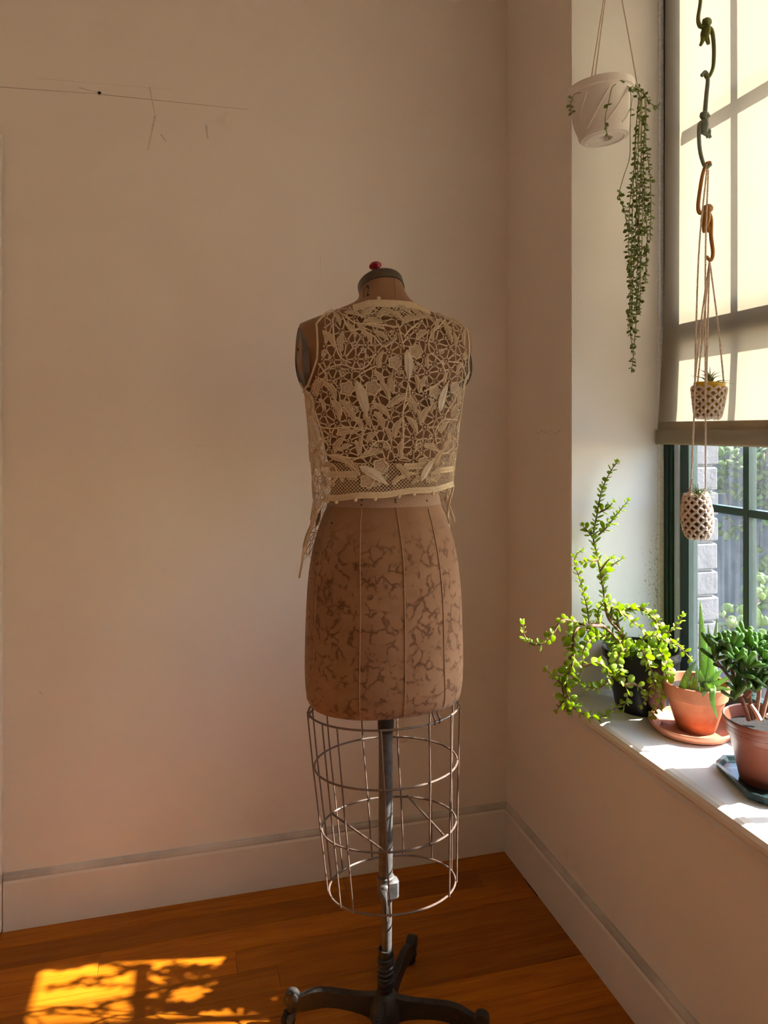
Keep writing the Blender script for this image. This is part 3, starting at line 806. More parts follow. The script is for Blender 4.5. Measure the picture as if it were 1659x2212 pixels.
for ang, txt in LEGS:
    d = camdir(rad(ang)); sd_ = Vector((-d.y, d.x, 0))
    hw = .0085
    prof = ltop + lbot
    # smooth the outline
    pr = [(p.x, p.y) for p in spline([Vector((a, b, 0)) for a, b in ltop], 3)] + [(p.x, p.y) for p in spline([Vector((a, b, 0)) for a, b in lbot], 3)]
    lg = MB().prism(pr, lambda p, k: HUB + d * p[0] + sd_ * (hw if k else -hw) + Vector((0, 0, p[1]))).build('leg', M['iron'], df, smooth=False)
    e = HUB + d * (LL - .008)
    # drum-shaped end lying across the leg, over the caster socket
    q = Matrix(((sd_.x, 0, d.x, 0), (sd_.y, 0, d.y, 0), (0, 1, 0, 0), (0, 0, 0, 1)))
    rot = Matrix(((d.x, 0, sd_.x, 0), (d.y, 0, sd_.y, 0), (0, 1, 0, 0), (0, 0, 0, 1)))
    MB().lathe([(.012, -.013), (.0165, -.011), (.0175, 0), (.0165, .011), (.012, .013)], e + Vector((0, 0, .062)), 20, rot).build('leg_end', M['iron'], lg)
    cs_ = MB().lathe([(.011, .034), (.012, .036), (.012, .062)], e, 16).build('caster', M['iron'], df)
    ca = rad(ang + 40); cdv = camdir(ca); sv = Vector((-cdv.y, cdv.x, 0))
    o = e + cdv * .010
    for s_ in (-1, 1):
        pr2 = [(-.012, .034), (.011, .034), (.016, .022), (.010, .010), (.002, .010)]
        MB().prism(pr2, lambda p, k: o + cdv * (p[0] - .006) + sv * (s_ * (.0095 + .002 * k)) + Vector((0, 0, p[1]))).build('caster_fork', M['steel'], cs_, smooth=False)
    rw = Matrix(((cdv.x, 0, sv.x, 0), (cdv.y, 0, sv.y, 0), (0, 1, 0, 0), (0, 0, 0, 1)))
    MB().lathe([(.004, -.008), (.0145, -.008), (.0165, -.005), (.0165, .005), (.0145, .008), (.004, .008)], o + Vector((0, 0, .0167)), 22, rw).build('caster_wheel', M['blackpl'], cs_)
    tv, tf = text_mesh(txt, .0150, .0006)
    V = []
    for v in tv:
        s = .095 - v.x * 1.05          # reads from the outer end, so upside down for the camera
        V.append(HUB + d * s - sd_ * (v.y * 1.05) + Vector((0, 0, legtop(s) + .0006 + v.z)))
    MB().add(V, tf).build('raised_lettering', M['iron'], lg, smooth=False)['label'] = 'raised cast lettering on the iron leg'

# ================================================================== LACE VEST
VEST = [(1.02, .186, .136, .131), (1.09, .176, .130, .125), (1.15, .160, .113, .118), (1.19, .154, .108, .114), (1.24, .157, .109, .118), (1.30, .163, .112, .128),
        (1.38, .171, .1135, .140), (1.433, .177, .1145, .143), (1.485, .196, .1145, .121), (1.53, .212, .110, .096), (1.558, .212, .102, .078), (1.578, .202, .092, .066),
        (1.592, .174, .084, .059), (1.606, .138, .077, .055), (1.620, .102, .071, .053), (1.634, .076, .0635, .052), (1.650, .062, .057, .050)]
def vestpt(phi, z, off=0.0):
    a, bb, bf = interp(VEST, z); yc, ti = (interp(BODY, z)[3], interp(BODY, z)[4]) if z > 1.578 else (0, 0)
    s, c = math.sin(phi), math.cos(phi); p = 2 / 2.25
    x = (a + off) * math.copysign(abs(s) ** p, s)
    if z > 1.42 and z < 1.60: x = max(-CL - .006 - off, min(CL + .006 + off, x))
    y = -(bb + off) * abs(c) ** p if c >= 0 else (bf + off) * abs(c) ** p
    w = .0025 * math.sin(5 * phi + 9 * z) * max(0, min(1, (1.40 - z) / .1))     # loose cloth ripples
    return Vector((DX + x + w * s, DY + yc + y - w * c, z - math.tan(ti) * y))
ZS = [1.02 + .004 * i for i in range(158)]
PH = [rad(-178 + 2 * i) for i in range(179)]
GRID = np.array([[vestpt(p, z)[:] for p in PH] for z in ZS])
OFFG = np.array([[(vestpt(p, z, .01) - vestpt(p, z))[:] for p in PH] for z in ZS]) * 100.0
seg = np.linalg.norm(np.diff(GRID, axis=1), axis=2)
ARC = np.concatenate([np.zeros((len(ZS), 1)), np.cumsum(seg, axis=1)], axis=1)
ARC = ARC - ARC[:, [89]]
def MV(s, z, off=.003):
    # point of the vest at arc length s from the centre back, height z
    fz = (z - ZS[0]) / .004; i = int(max(0, min(len(ZS) - 2, math.floor(fz)))); t = max(0., min(1., fz - i))
    out = []
    for k in (i, i + 1):
        a = ARC[k]; j = int(np.searchsorted(a, s)); j = max(1, min(len(a) - 1, j))
        u = (s - a[j - 1]) / max(1e-9, a[j] - a[j - 1]); u = max(0., min(1., u))
        g = GRID[k, j - 1] * (1 - u) + GRID[k, j] * u; o = OFFG[k, j - 1] * (1 - u) + OFFG[k, j] * u
        out.append((g, o))
    g = out[0][0] * (1 - t) + out[1][0] * t; o = out[0][1] * (1 - t) + out[1][1] * t
    o = o / max(1e-6, np.linalg.norm(o))
    return Vector(g + o * off)
dG = GRID - np.array(CAM[:]); Xc = dG[..., 0] * CS - dG[..., 1] * SN; Yc = dG[..., 0] * SN + dG[..., 1] * CS
UPX = CX + F_PX * Xc / Yc; UPY = CY - F_PX * dG[..., 2] / Yc
FACING = (OFFG * (-dG)).sum(axis=2) > 0
def vat(px, py):
    d = (UPX - px) ** 2 + (UPY - py) ** 2; d[~FACING] += 4000
    k = np.unravel_index(np.argmin(d), d.shape); i, j = k
    # refine linearly
    z = ZS[i] - (py - UPY[i, j]) * .00104; z = max(ZS[0], min(ZS[-1], z))
    j2 = min(max(j, 1), len(PH) - 2)
    gx = (UPX[i, j2 + 1] - UPX[i, j2 - 1]) / max(1e-9, (ARC[i, j2 + 1] - ARC[i, j2 - 1]))
    s = ARC[i, j] + (px - UPX[i, j]) / gx if abs(gx) > 250 else ARC[i, j]
    return s, z
def smax(z): return float(ARC[int(max(0, min(len(ZS) - 1, round((z - ZS[0]) / .004)))), -1])
def hemz(s):
    a = abs(s)
    if a < .17: return 1.2155 + .075 * s + .0015 * math.sin(s * 60)
    t = min(1, (a - .17) / .10); return 1.2155 + .075 * s - (.165 if s < 0 else .115) * t ** 1.3
def armx(z): return .163 + .012 * max(0, min(1, (1.50 - z) / .05)) - .05 * max(0, (z - 1.575) / .05) if z > 1.445 else 9
def inside(s, z, mrg=0.0):
    if z < hemz(s) + mrg or z > 1.617: return False
    if abs(s) > smax(z) - .055: return False
    if z > 1.445:
        p = MV(s, z, 0)
        if p.y > DY + .02 and z < 1.60: return False if abs(p.x - DX) > .12 else True
        if abs(p.x - DX) > armx(z) + (.007 if s > 0 else 0) - mrg: return False
    return True
lv = thing('lace_vest', 'ecru openwork lace vest with leaves and flowers worn by the dress form', 'vest', (DX, DY, 1.03))
rv = random.Random(11)
def cords(mb, pts, r=.0009, off=.003, n=4):
    P = [MV(s, z, off) for s, z in pts]; mb.tube(P, r, n, cap=False)
def bow(a, b, k=.0, n=4):
    dx, dz = b[0] - a[0], b[1] - a[1]
    return [(a[0] + dx * t - dz * k * math.sin(PI * t), a[1] + dz * t + dx * k * math.sin(PI * t)) for t in [i / n for i in range(n + 1)]]

# ---- spider-wheel ground: hubs and spokes
hubs = []
tries = 0
HA = np.zeros((1200, 2)) + 9
while tries < 40000 and len(hubs) < 1100:
    tries += 1
    s = rv.uniform(-.42, .42); z = rv.uniform(1.05, 1.616); k = len(hubs)
    if z < 1.278 and abs(s) < .17: continue
    if k and ((HA[:k, 0] - s) ** 2 + (HA[:k, 1] - z) ** 2).min() < .0188 ** 2: continue
    if not inside(s, z, .004): continue
    HA[k] = (s, z); hubs.append((s, z))
ground = MB()
res = delaunay_2d_cdt([Vector((a, b)) for a, b in hubs], [], [], 0, 1e-7)
for f in res[2]:
    if len(f) != 3: continue
    T = [res[0][i] for i in f]; c = sum(T, Vector((0, 0))) / 3
    if max((T[i] - T[(i + 1) % 3]).length for i in range(3)) > .046 or not inside(c.x, c.y): continue
    ctl = []
    for i in range(3):
        ctl.append(T[i].lerp(c, .34)); ctl.append(((T[i] + T[(i + 1) % 3]) / 2).lerp(c, .07))
    lp = spline([Vector((p.x, p.y, 0)) for p in ctl], 3, True)
    o_ = .0018 + rv.uniform(0, .0009)
    ground.tube([MV(p.x, p.y, o_) for p in lp], .00085, 4, closed=True)
for (s, z) in hubs:
    P = MV(s, z, .0026); n = (MV(s, z, .01) - MV(s, z, 0)).normalized(); a, b = frame_of(n)
    r = rv.uniform(.0019, .0029)
    V = [P + n * .0008] + [P + (a * math.cos(t) + b * math.sin(t)) * r for t in [2 * PI * k / 7 for k in range(7)]]
    ground.add(V, [(0, 1 + k, 1 + (k + 1) % 7) for k in range(7)])
# ---- diamond net near the hem and under the neck band
def net(s0, s1, z0f, z1f, step):
    for sg in (1, -1):
        s = s0 - .1
        while s < s1 + .1:
            pts = []
            for i in range(25):
                t = i / 24; ss = s + sg * t * .09; zz = 1.20 + t * .09
                if s0 <= ss <= s1 and z0f(ss) < zz < z1f(ss): pts.append((ss, zz))
                else:
                    if len(pts) > 1: cords(ground, pts, .00055, .0022, 4)
                    pts = []
            if len(pts) > 1: cords(ground, pts, .00055, .0022, 4)
            s += step
net(-.175, .175, lambda s: hemz(s), lambda s: 1.283, .0075)
for sg in (1, -1):
    for k in range(26):
        s = -.10 + k * .008; pts = []
        for i in range(9):
            ss = s + sg * i * .004; zz = 1.590 + i * .0033
            if inside(ss, zz) and abs(ss) < .085: pts.append((ss, zz))
        if len(pts) > 1: cords(ground, pts, .00055, .0026, 4)
go = ground.build('lace_ground', M['cord'], lv); go['kind'] = 'stuff'; go['label'] = 'fine openwork thread ground of the lace'

# ---- vines (thicker cord), leaves, flowers, rings, curls
def px_line(L): return [vat(*p) for p in L]
def vine(L, r=.0016):
    P = px_line(L); sp = spline([Vector((a, b, 0)) for a, b in P], 6)
    MB().tube([MV(p.x, p.y, .0042) for p in sp], r, 6).build('vine_cord', M['cord'], lv)
Z1 = lambda L: [(600 + .3014 * x, 520 + .3014 * y) for x, y in L]
Z2 = lambda L: [(600 + .3014 * x, 820 + .3014 * y) for x, y in L]
for L in ([(470, 545), (520, 640), (600, 640), (690, 690), (760, 760), (850, 700)], [(480, 530), (560, 590), (700, 600), (850, 620)], [(400, 560), (410, 700), (450, 830), (530, 880)],
          [(1180, 570), (1090, 680), (1080, 790), (1160, 870), (1200, 980)], [(860, 600), (880, 690), (900, 780)], [(1000, 590), (940, 640), (900, 690)], [(1240, 870), (1300, 880), (1330, 960)],
          [(310, 960), (380, 910), (470, 890), (560, 920), (640, 900), (700, 810)], [(340, 1040), (350, 960), (300, 880)], [(930, 1020), (940, 1120), (900, 1210)], [(620, 1010), (590, 960), (700, 900)],
          [(1190, 980), (1120, 1040), (1040, 1080)]):
    vine(Z1(L))
for L in ([(930, 20), (910, 130), (890, 260), (895, 400), (885, 520)], [(250, 540), (380, 540), (520, 560), (600, 560), (700, 530)], [(250, 250), (300, 330), (400, 350), (520, 340), (620, 370)], [(640, 520), (600, 430), (640, 340)],
          [(280, 230), (330, 400), (350, 560)], [(640, 540), (700, 450), (780, 450), (810, 520)], [(1270, 290), (1180, 290), (1120, 370), (1130, 480)], [(980, 520), (990, 440), (1060, 420)], [(1110, 500), (1180, 530), (1250, 480)],
          [(240, 90), (270, 200), (260, 330), (290, 480)], [(1290, 60), (1250, 150), (1200, 230), (1180, 290)], [(350, 780), (430, 700), (420, 620)], [(1380, 60), (1330, 160), (1290, 290), (1270, 420)]):
    vine(Z2(L))

def place2d(cx, cz, ang, pts, off):
    ca, sa = math.cos(ang), math.sin(ang)
    return [MV(cx + a * ca - b * sa, cz + a * sa + b * ca, o) for (a, b), o in zip(pts, off)]
def lace_leaf(px, py, ang, L, Wd, lobed, mat='lleaf', name='lace_leaf', parent=None, ease=.0046):
    s, z = vat(px, py); ang = rad(ang)
    n = 9; mid = []; lft = []; rgt = []
    for i in range(n + 1):
        t = i / n; a = (t - .5) * L
        w = Wd / 2 * math.sin(PI * t ** .8) ** .85
        if lobed: w *= 1 + .28 * math.sin(t * PI * 4.5)
        bend = (.03 if mat == 'satin' else .10) * L * math.sin(PI * t)
        mid.append((a, bend)); lft.append((a, bend + w)); rgt.append((a, bend - w * .85))
    off = [ease + .0012] * (n + 1); offe = [ease] * (n + 1)
    Pm = place2d(s, z, ang, mid, off); Pl = place2d(s, z, ang, lft, offe); Pr = place2d(s, z, ang, rgt, offe)
    m = MB(); V = Pl + Pm + Pr; k = n + 1; Fs = []
    for i in range(n):
        Fs += [(i, i + 1, k + i + 1, k + i), (k + i, k + i + 1, 2 * k + i + 1, 2 * k + i)]
    m.add(V, Fs)
    o = m.build(name, M[mat], parent or lv, angle=0)
    e = MB(); e.tube(Pl + Pr[::-1][1:-1], .0009, 4, closed=True); e.tube(Pm, .0007, 4)
    e.build('cord_outline', M['cord'], o if parent is None else parent)
    return o
LEAVES1 = [(375, 710, -60, 1), (345, 690, -75, 0), (470, 720, 85, 1), (525, 640, -55, 1), (690, 585, -8, 1), (740, 685, -35, 1), (650, 700, -70, 0), (945, 575, 20, 1), (1010, 560, 20, 0), (1030, 680, 35, 1),
           (1110, 670, 80, 0), (1190, 630, -80, 1), (1255, 710, -85, 0), (1330, 690, 80, 1), (545, 530, -20, 0), (650, 515, 35, 1), (770, 525, 25, 1), (900, 500, -35, 0), (990, 525, -35, 0), (1070, 865, 85, 0),
           (740, 850, 75, 1), (725, 990, -60, 1), (815, 1010, 80, 0), (985, 1010, -80, 0), (1035, 1030, 60, 1), (870, 1145, 30, 1), (945, 1180, -65, 1), (290, 1050, 70, 1), (390, 1065, -60, 0), (360, 1000, 85, 0),
           (430, 1200, -60, 1), (500, 1200, -50, 1), (1290, 920, 60, 0), (1335, 1005, 70, 1), (1195, 985, 70, 0), (700, 620, -15, 0), (600, 640, -60, 0), (430, 560, -70, 0), (1060, 545, -40, 0), (1220, 690, -75, 0), (1140, 600, 60, 0), (840, 540, -30, 0)]
LEAVES2 = [(310, 55, 70, 1), (390, 85, -60, 1), (765, 85, -65, 1), (830, 55, 80, 0), (1000, 40, -80, 0), (850, 165, 25, 1), (955, 185, -65, 1), (745, 225, -40, 1), (725, 300, -60, 1), (430, 235, -65, 1), (520, 255, -50, 1),
           (1055, 250, 60, 1), (1110, 200, 60, 0), (860, 345, 70, 1), (955, 330, -60, 1), (890, 490, 85, 1), (490, 385, 10, 1), (575, 370, 30, 0), (585, 320, -60, 0), (1185, 340, 40, 1), (1225, 410, 80, 1), (455, 465, 60, 1),
           (495, 490, 25, 0), (570, 490, -80, 0), (605, 470, 80, 0), (690, 530, 10, 1), (640, 545, 15, 0), (310, 600, -85, 1), (290, 530, 10, 1), (445, 575, -25, 1), (500, 600, -35, 1), (1090, 490, -15, 1), (1205, 470, 35, 1),
           (1245, 470, 75, 0), (1150, 560, 60, 1), (890, 665, -50, 1), (930, 690, 20, 0), (370, 620, 5, 0), (540, 640, -40, 1), (240, 150, -75, 0), (200, 80, -70, 1), (330, 180, -60, 0), (640, 300, -60, 0), (1290, 130, 70, 1),
           (1250, 220, 60, 0), (1320, 60, 70, 0), (1280, 330, 80, 0), (280, 400, -70, 0), (320, 470, 60, 0), (680, 410, 40, 0), (790, 400, -70, 0), (1000, 270, -75, 0), (1230, 560, 50, 0), (860, 720, 40, 0), (1000, 720, 30, 0)]
for (x, y, a, big) in LEAVES1:
    (p,) = Z1([(x, y)]); lace_leaf(*p, a + rv.uniform(-6, 6), (.040 if big else .032) * rv.uniform(.9, 1.12), (.0125 if big else .009) * rv.uniform(.9, 1.15), rv.random() < .45)
for (x, y, a, big) in LEAVES2:
    (p,) = Z2([(x, y)]); lace_leaf(*p, a + rv.uniform(-6, 6), (.041 if big else .032) * rv.uniform(.9, 1.12), (.0130 if big else .009) * rv.uniform(.9, 1.15), rv.random() < .45)

def flower(px, py, petals, satin, rings_):
    s0, z0 = vat(px, py)
    fl_ = bpy.data.objects.new('lace_flower', None); COL.objects.link(fl_); fl_.parent = lv
    fl_.location = MV(s0, z0, .004) - origin(lv)
    for (dx, dy, R_) in petals:
        s, z = vat(px + dx, py + dy); n = 22
        rim = [(R_ * (1 + .16 * math.cos(5 * t)) * math.cos(t), R_ * (1 + .16 * math.cos(5 * t)) * math.sin(t)) for t in [2 * PI * k / n for k in range(n)]]
        inner = [(a * .5, b * .5) for a, b in rim]
        Po = place2d(s, z, 0, rim, [.0052] * n); Pi = place2d(s, z, 0, inner, [.0048] * n); c = place2d(s, z, 0, [(0, 0)], [.0042])
        V = Po + Pi + c; Fs = []
        for k in range(n):
            k2 = (k + 1) % n; Fs += [(k, k2, n + k2, n + k), (n + k, n + k2, 2 * n)]
        pt = MB().add(V, Fs).build('petal', M['petal'], fl_, angle=0)
        e = MB(); e.tube(Po, .0013, 4, closed=True); e.tube(Pi, .0006, 4, closed=True)
        for k in range(9):
            t = 2.4 * k; r = .42 * R_ * math.sqrt((k + .5) / 9)
            q = place2d(s, z, 0, [(r * math.cos(t), r * math.sin(t))], [.0052])[0]; e.ell(q, (.0009, .0009, .0009), 6, 4)
        e.build('cord_outline', M['cord'], pt if False else fl_)
    sx, sy, sa, sl_, sw = satin
    lace_leaf(px + sx, py + sy, sa, sl_, sw, False, 'satin', 'satin_petal', fl_, .0075)
    for (dx, dy) in rings_:
        s, z = vat(px + dx, py + dy); r = .0027
        MB().tube([MV(s + r * math.cos(t), z + r * math.sin(t), .0046) for t in [2 * PI * k / 12 for k in range(12)]], .0012, 5, closed=True).build('lace_ring', M['cord'], fl_)
flower(877, 772, [(-26, 12, .0125), (18, -12, .0135)], (1, 18, -88, .066, .019), [(14, 26), (20, 22), (24, 14), (-22, 30), (-16, 36), (-10, 32)])
flower(776, 836, [(-24, 4, .0140), (29, 2, .0145)], (6, 26, -74, .080, .021), [(-22, 42), (-14, 48), (-6, 48), (20, 48), (30, 44), (33, 34), (-24, 34)])
flower(955, 842, [(-20, 4, .0130), (22, -3, .0125)], (-2, 16, 72, .068, .019), [(-26, 28), (-18, 34), (3, 36), (12, 28), (18, 20), (-28, 20)])
flower(800, 1015, [(22, -8, .0145), (-6, 24, .0135)], (8, 12, -34, .070, .019), [(34, 2), (35, 12), (30, 18), (10, 32), (18, 30), (6, 30), (-38, 18), (-30, 20)])
flower(920, 1012, [(-8, -12, .0120), (16, 16, .0110)], (0, 2, 58, .056, .016), [(-20, 6), (-22, 14), (0, 26), (6, 27), (12, 24), (2, 20)])
# single rings and curls
for (x, y) in ((335, 820), (380, 840), (470, 960), (420, 1010), (600, 890), (640, 830), (815, 655), (1345, 835), (1170, 870), (880, 1030), (690, 1160)):
    (p,) = Z1([(x, y)]); s, z = vat(*p); r = rv.uniform(.0025, .0038)
    MB().tube([MV(s + r * math.cos(t), z + r * math.sin(t), .0044) for t in [2 * PI * k / 12 for k in range(12)]], .0011, 5, closed=True).build('lace_ring', M['cord'], lv)
for (x, y) in ((700, 345), (660, 405), (690, 445), (705, 470), (1085, 405), (1075, 435), (840, 545), (945, 530), (1070, 345), (470, 720), (520, 705), (1060, 705), (1090, 715)):
    (p,) = Z2([(x, y)]); s, z = vat(*p); r = rv.uniform(.0025, .0038)
    MB().tube([MV(s + r * math.cos(t), z + r * math.sin(t), .0044) for t in [2 * PI * k / 12 for k in range(12)]], .0011, 5, closed=True).build('lace_ring', M['cord'], lv)
def curl(px, py, r, a0, sg):
    s, z = vat(px, py); pts = []
    for i in range(26):
        t = i / 25; rr = r * (.25 + .75 * t); th = a0 + sg * t * 2.9 * PI; pts.append((s + rr * math.cos(th), z + rr * math.sin(th)))
    MB().tube([MV(a, b, .0045) for a, b in pts], .0011, 5).build('curl_cord', M['cord'], lv)
for (x, y) in ((555, 745), (1165, 790), (610, 790), (470, 950), (340, 800), (1330, 830), (820, 690), (700, 990)):
    (p,) = Z1([(x, y)]); curl(*p, rv.uniform(.006, .009), rv.uniform(0, 6), rv.choice((-1, 1)))
for (x, y) in ((360, 430), (770, 480), (1000, 470), (400, 740), (470, 700), (660, 410), (1130, 650), (1150, 350)):
    (p,) = Z2([(x, y)]); curl(*p, rv.uniform(.006, .009), rv.uniform(0, 6), rv.choice((-1, 1)))

# ---- bands and edgings
def band(path, w, off, name, mat='band', holes=True):
    P = [MV(s, z, off) for s, z in path]; n = len(path)
    V = []; Fs = []
    for i, (s, z) in enumerate(path):
        for (dz, o) in ((-w / 2, off), (-w / 2 + .001, off + .0012), (w / 2 - .001, off + .0012), (w / 2, off), (0, off - .0006)):
            V.append(MV(s, z + dz, o))
    for i in range(n - 1):
        a = i * 5; b = a + 5
        for j in range(4): Fs.append((a + j, b + j, b + j + 1, a + j + 1))
        Fs.append((a + 4, b + 4, b, a))
    o = MB().add(V, Fs).build(name, M[mat], lv)
    e = MB()
    for dz in (-w / 2, w / 2): e.tube([MV(s, z + dz, off + .0012) for s, z in path], .0008, 5)
    e.build('band_cord', M['cord'], o)
    if holes:
        h = MB()
        for i in range(1, n - 1, 2):
            s, z = path[i]; h.ell(MV(s, z, off + .0012), (.0011, .0011, .0008), 6, 4)
        h.build('stitching', M['lleaf'], o)
    return o
ss = lerp_list((-.165, .165), 90)
band([(s, hemz(s) + .004) for s in ss], .0115, .0030, 'hem_band')
band([(s, 1.274 + .03 * s) for s in lerp_list((.012, .075), 24)], .012, .0034, 'insertion_band')
band([(s, 1.262 + .03 * s) for s in lerp_list((-.150, -.085), 24)], .012, .0034, 'insertion_band')
band([(s, 1.262 + .03 * s) for s in lerp_list((.095, .150), 24)], .011, .0034, 'insertion_band')
nb = [(s, 1.615 - .25 * max(0, abs(s) - .05)) for s in lerp_list((-.085, .085), 60)]
band(nb, .012, .0030, 'neck_band', holes=False)
for s in (-.155, -.130, -.088, -.048, .002, .035, .078, .125):
    P = MV(s, hemz(s) - .004, .004); MB().ell(P, (.0042, .0032, .0045), 10, 7).build('hem_button', M['band'], lv)
P = MV(-.028, 1.624, .006); MB().ell(P, (.005, .004, .0035), 10, 6).build('neck_loop', M['band'], lv)
for sg in (-1, 1):
    path = []
    for z in lerp_list((1.600, 1.447), 30):
        lo, hi = 0.0, .30
        for _ in range(20):
            mid = (lo + hi) / 2; p = MV(sg * mid, z, 0)
            if abs(p.x - DX) < armx(z) + (.007 if sg > 0 else 0) and p.y < DY + .02: lo = mid
            else: hi = mid
        path.append((sg * lo, z))
    s1 = abs(path[-1][0])
    for k in range(1, 13): path.append((sg * (s1 + .11 * k / 12), 1.447 - .012 * math.sin(PI * k / 12)))
    MB().tube([MV(a, b, .0035) for a, b in path], .0022, 6).build('armhole_edging', M['band'], lv)
    # front edges of the side panels
    hem = [(sg * a, hemz(sg * a)) for a in lerp_list((.163, .40), 44) if hemz(sg * a) > 1.03]
    hem = [(s, z + .0025 * math.sin(s * 420)) for s, z in hem if abs(s) < smax(z) - .05]
    MB().tube([MV(a, b, .0030) for a, b in hem], .0026, 6).build('hem_edging', M['band'], lv)
    edge = [(sg * (smax(z) - .055), z) for z in lerp_list((1.06, 1.60), 50)]
    MB().tube([MV(a, b, .0030) for a, b in edge], .0022, 6).build('front_edging', M['band'], lv)
# leaves along the side and front panels
for (s, z, a) in [(-.20, 1.40, 70), (-.22, 1.34, 85), (-.205, 1.27, 60), (-.23, 1.22, 80), (-.25, 1.17, 75), (-.21, 1.19, 100), (-.27, 1.11, 80), (-.26, 1.30, 95), (-.30, 1.15, 70), (.21, 1.40, 100), (.22, 1.33, 80), (.215, 1.25, 100), (.235, 1.19, 80), (.255, 1.15, 95), (.22, 1.16, 70), (-.29, 1.08, 80), (-.31, 1.24, 80), (.28, 1.28, 80)]:
    n = 9; L, Wd = .040, .013; mid = []; lf = []; rg = []
    for i in range(n + 1):
        t = i / n; w = Wd / 2 * math.sin(PI * t ** .8) ** .85; x = (t - .5) * L
        mid.append((x, 0)); lf.append((x, w)); rg.append((x, -w))
    Pm, Pl, Pr = (place2d(s, z, rad(a), q, [o] * 10) for q, o in ((mid, .0052), (lf, .0042), (rg, .0042)))
    k = n + 1; Fs = []
    for i in range(n): Fs += [(i, i + 1, k + i + 1, k + i), (k + i, k + i + 1, 2 * k + i + 1, 2 * k + i)]
    o = MB().add(Pl + Pm + Pr, Fs).build('lace_leaf', M['lleaf'], lv, angle=0)
    MB().tube(Pl + Pr[::-1][1:-1], .0009, 4, closed=True).build('cord_outline', M['cord'], o)

# ================================================================== PLANTS AND HANGING THINGS
SILL = .63
def leaf_mesh(name, L, Wd, T, mat, n=8, k=4, cup=.0):
    # leaf with its base at the origin, growing along +X, face towards +Z
    m = MB(); m.ell((.52 * L, 0, 0), (.5 * L, Wd / 2, T / 2), n, k)
    V = []
    for (x, y, z) in m.v:
        t = max(0, x / L); V.append((x, y * (.55 + .75 * t if t < .6 else 1.0), z + cup * (y * y) / Wd + cup * .3 * x * t))
    me = bpy.data.meshes.new(name); me.from_pydata(V, [], m.f); me.update(); fix_normals(me)
    me.polygons.foreach_set('use_smooth', [True] * len(me.polygons)); me.materials.append(mat)
    return me
def lens_mesh(name, L, Wd, T, mat):
    m = MB(); V = [(0, 0, 0)]; Fs = []
    for t in (.22, .5, .78):
        w = Wd / 2 * math.sin(PI * t) ** .8
        V += [(L * t, w, 0), (L * t, 0, T), (L * t, -w, 0), (L * t, 0, -T * .4)]
    V.append((L, 0, 0))
    for j in range(4):
        Fs.append((0, 1 + j, 1 + (j + 1) % 4)); Fs.append((13, 9 + (j + 1) % 4, 9 + j))
        for i in range(2): Fs.append((1 + 4 * i + j, 5 + 4 * i + j, 5 + 4 * i + (j + 1) % 4, 1 + 4 * i + (j + 1) % 4))
    me = bpy.data.meshes.new(name); me.from_pydata(V, [], Fs); me.update(); fix_normals(me)
    me.polygons.foreach_set('use_smooth', [True] * len(me.polygons)); me.materials.append(mat)
    return me
def orient(p, d, nrm, sc=1.0):
    d = d.normalized(); y = nrm.cross(d)
    if y.length < 1e-4: y = Vector((0, 1, 0)).cross(d)
    y.normalize(); z = d.cross(y)
    return Matrix.Translation(p) @ Matrix(((d.x, y.x, z.x, 0), (d.y, y.y, z.y, 0), (d.z, y.z, z.z, 0), (0, 0, 0, 1))) @ Matrix.Scale(sc, 4)
def resample(P, step):
    out = [P[0]]; acc = 0
    for a, b in zip(P, P[1:]):
        L = (b - a).length; t = step - acc
        while t <= L:
            out.append(a + (b - a) * (t / L)); t += step
        acc = L - (t - step)
    return out

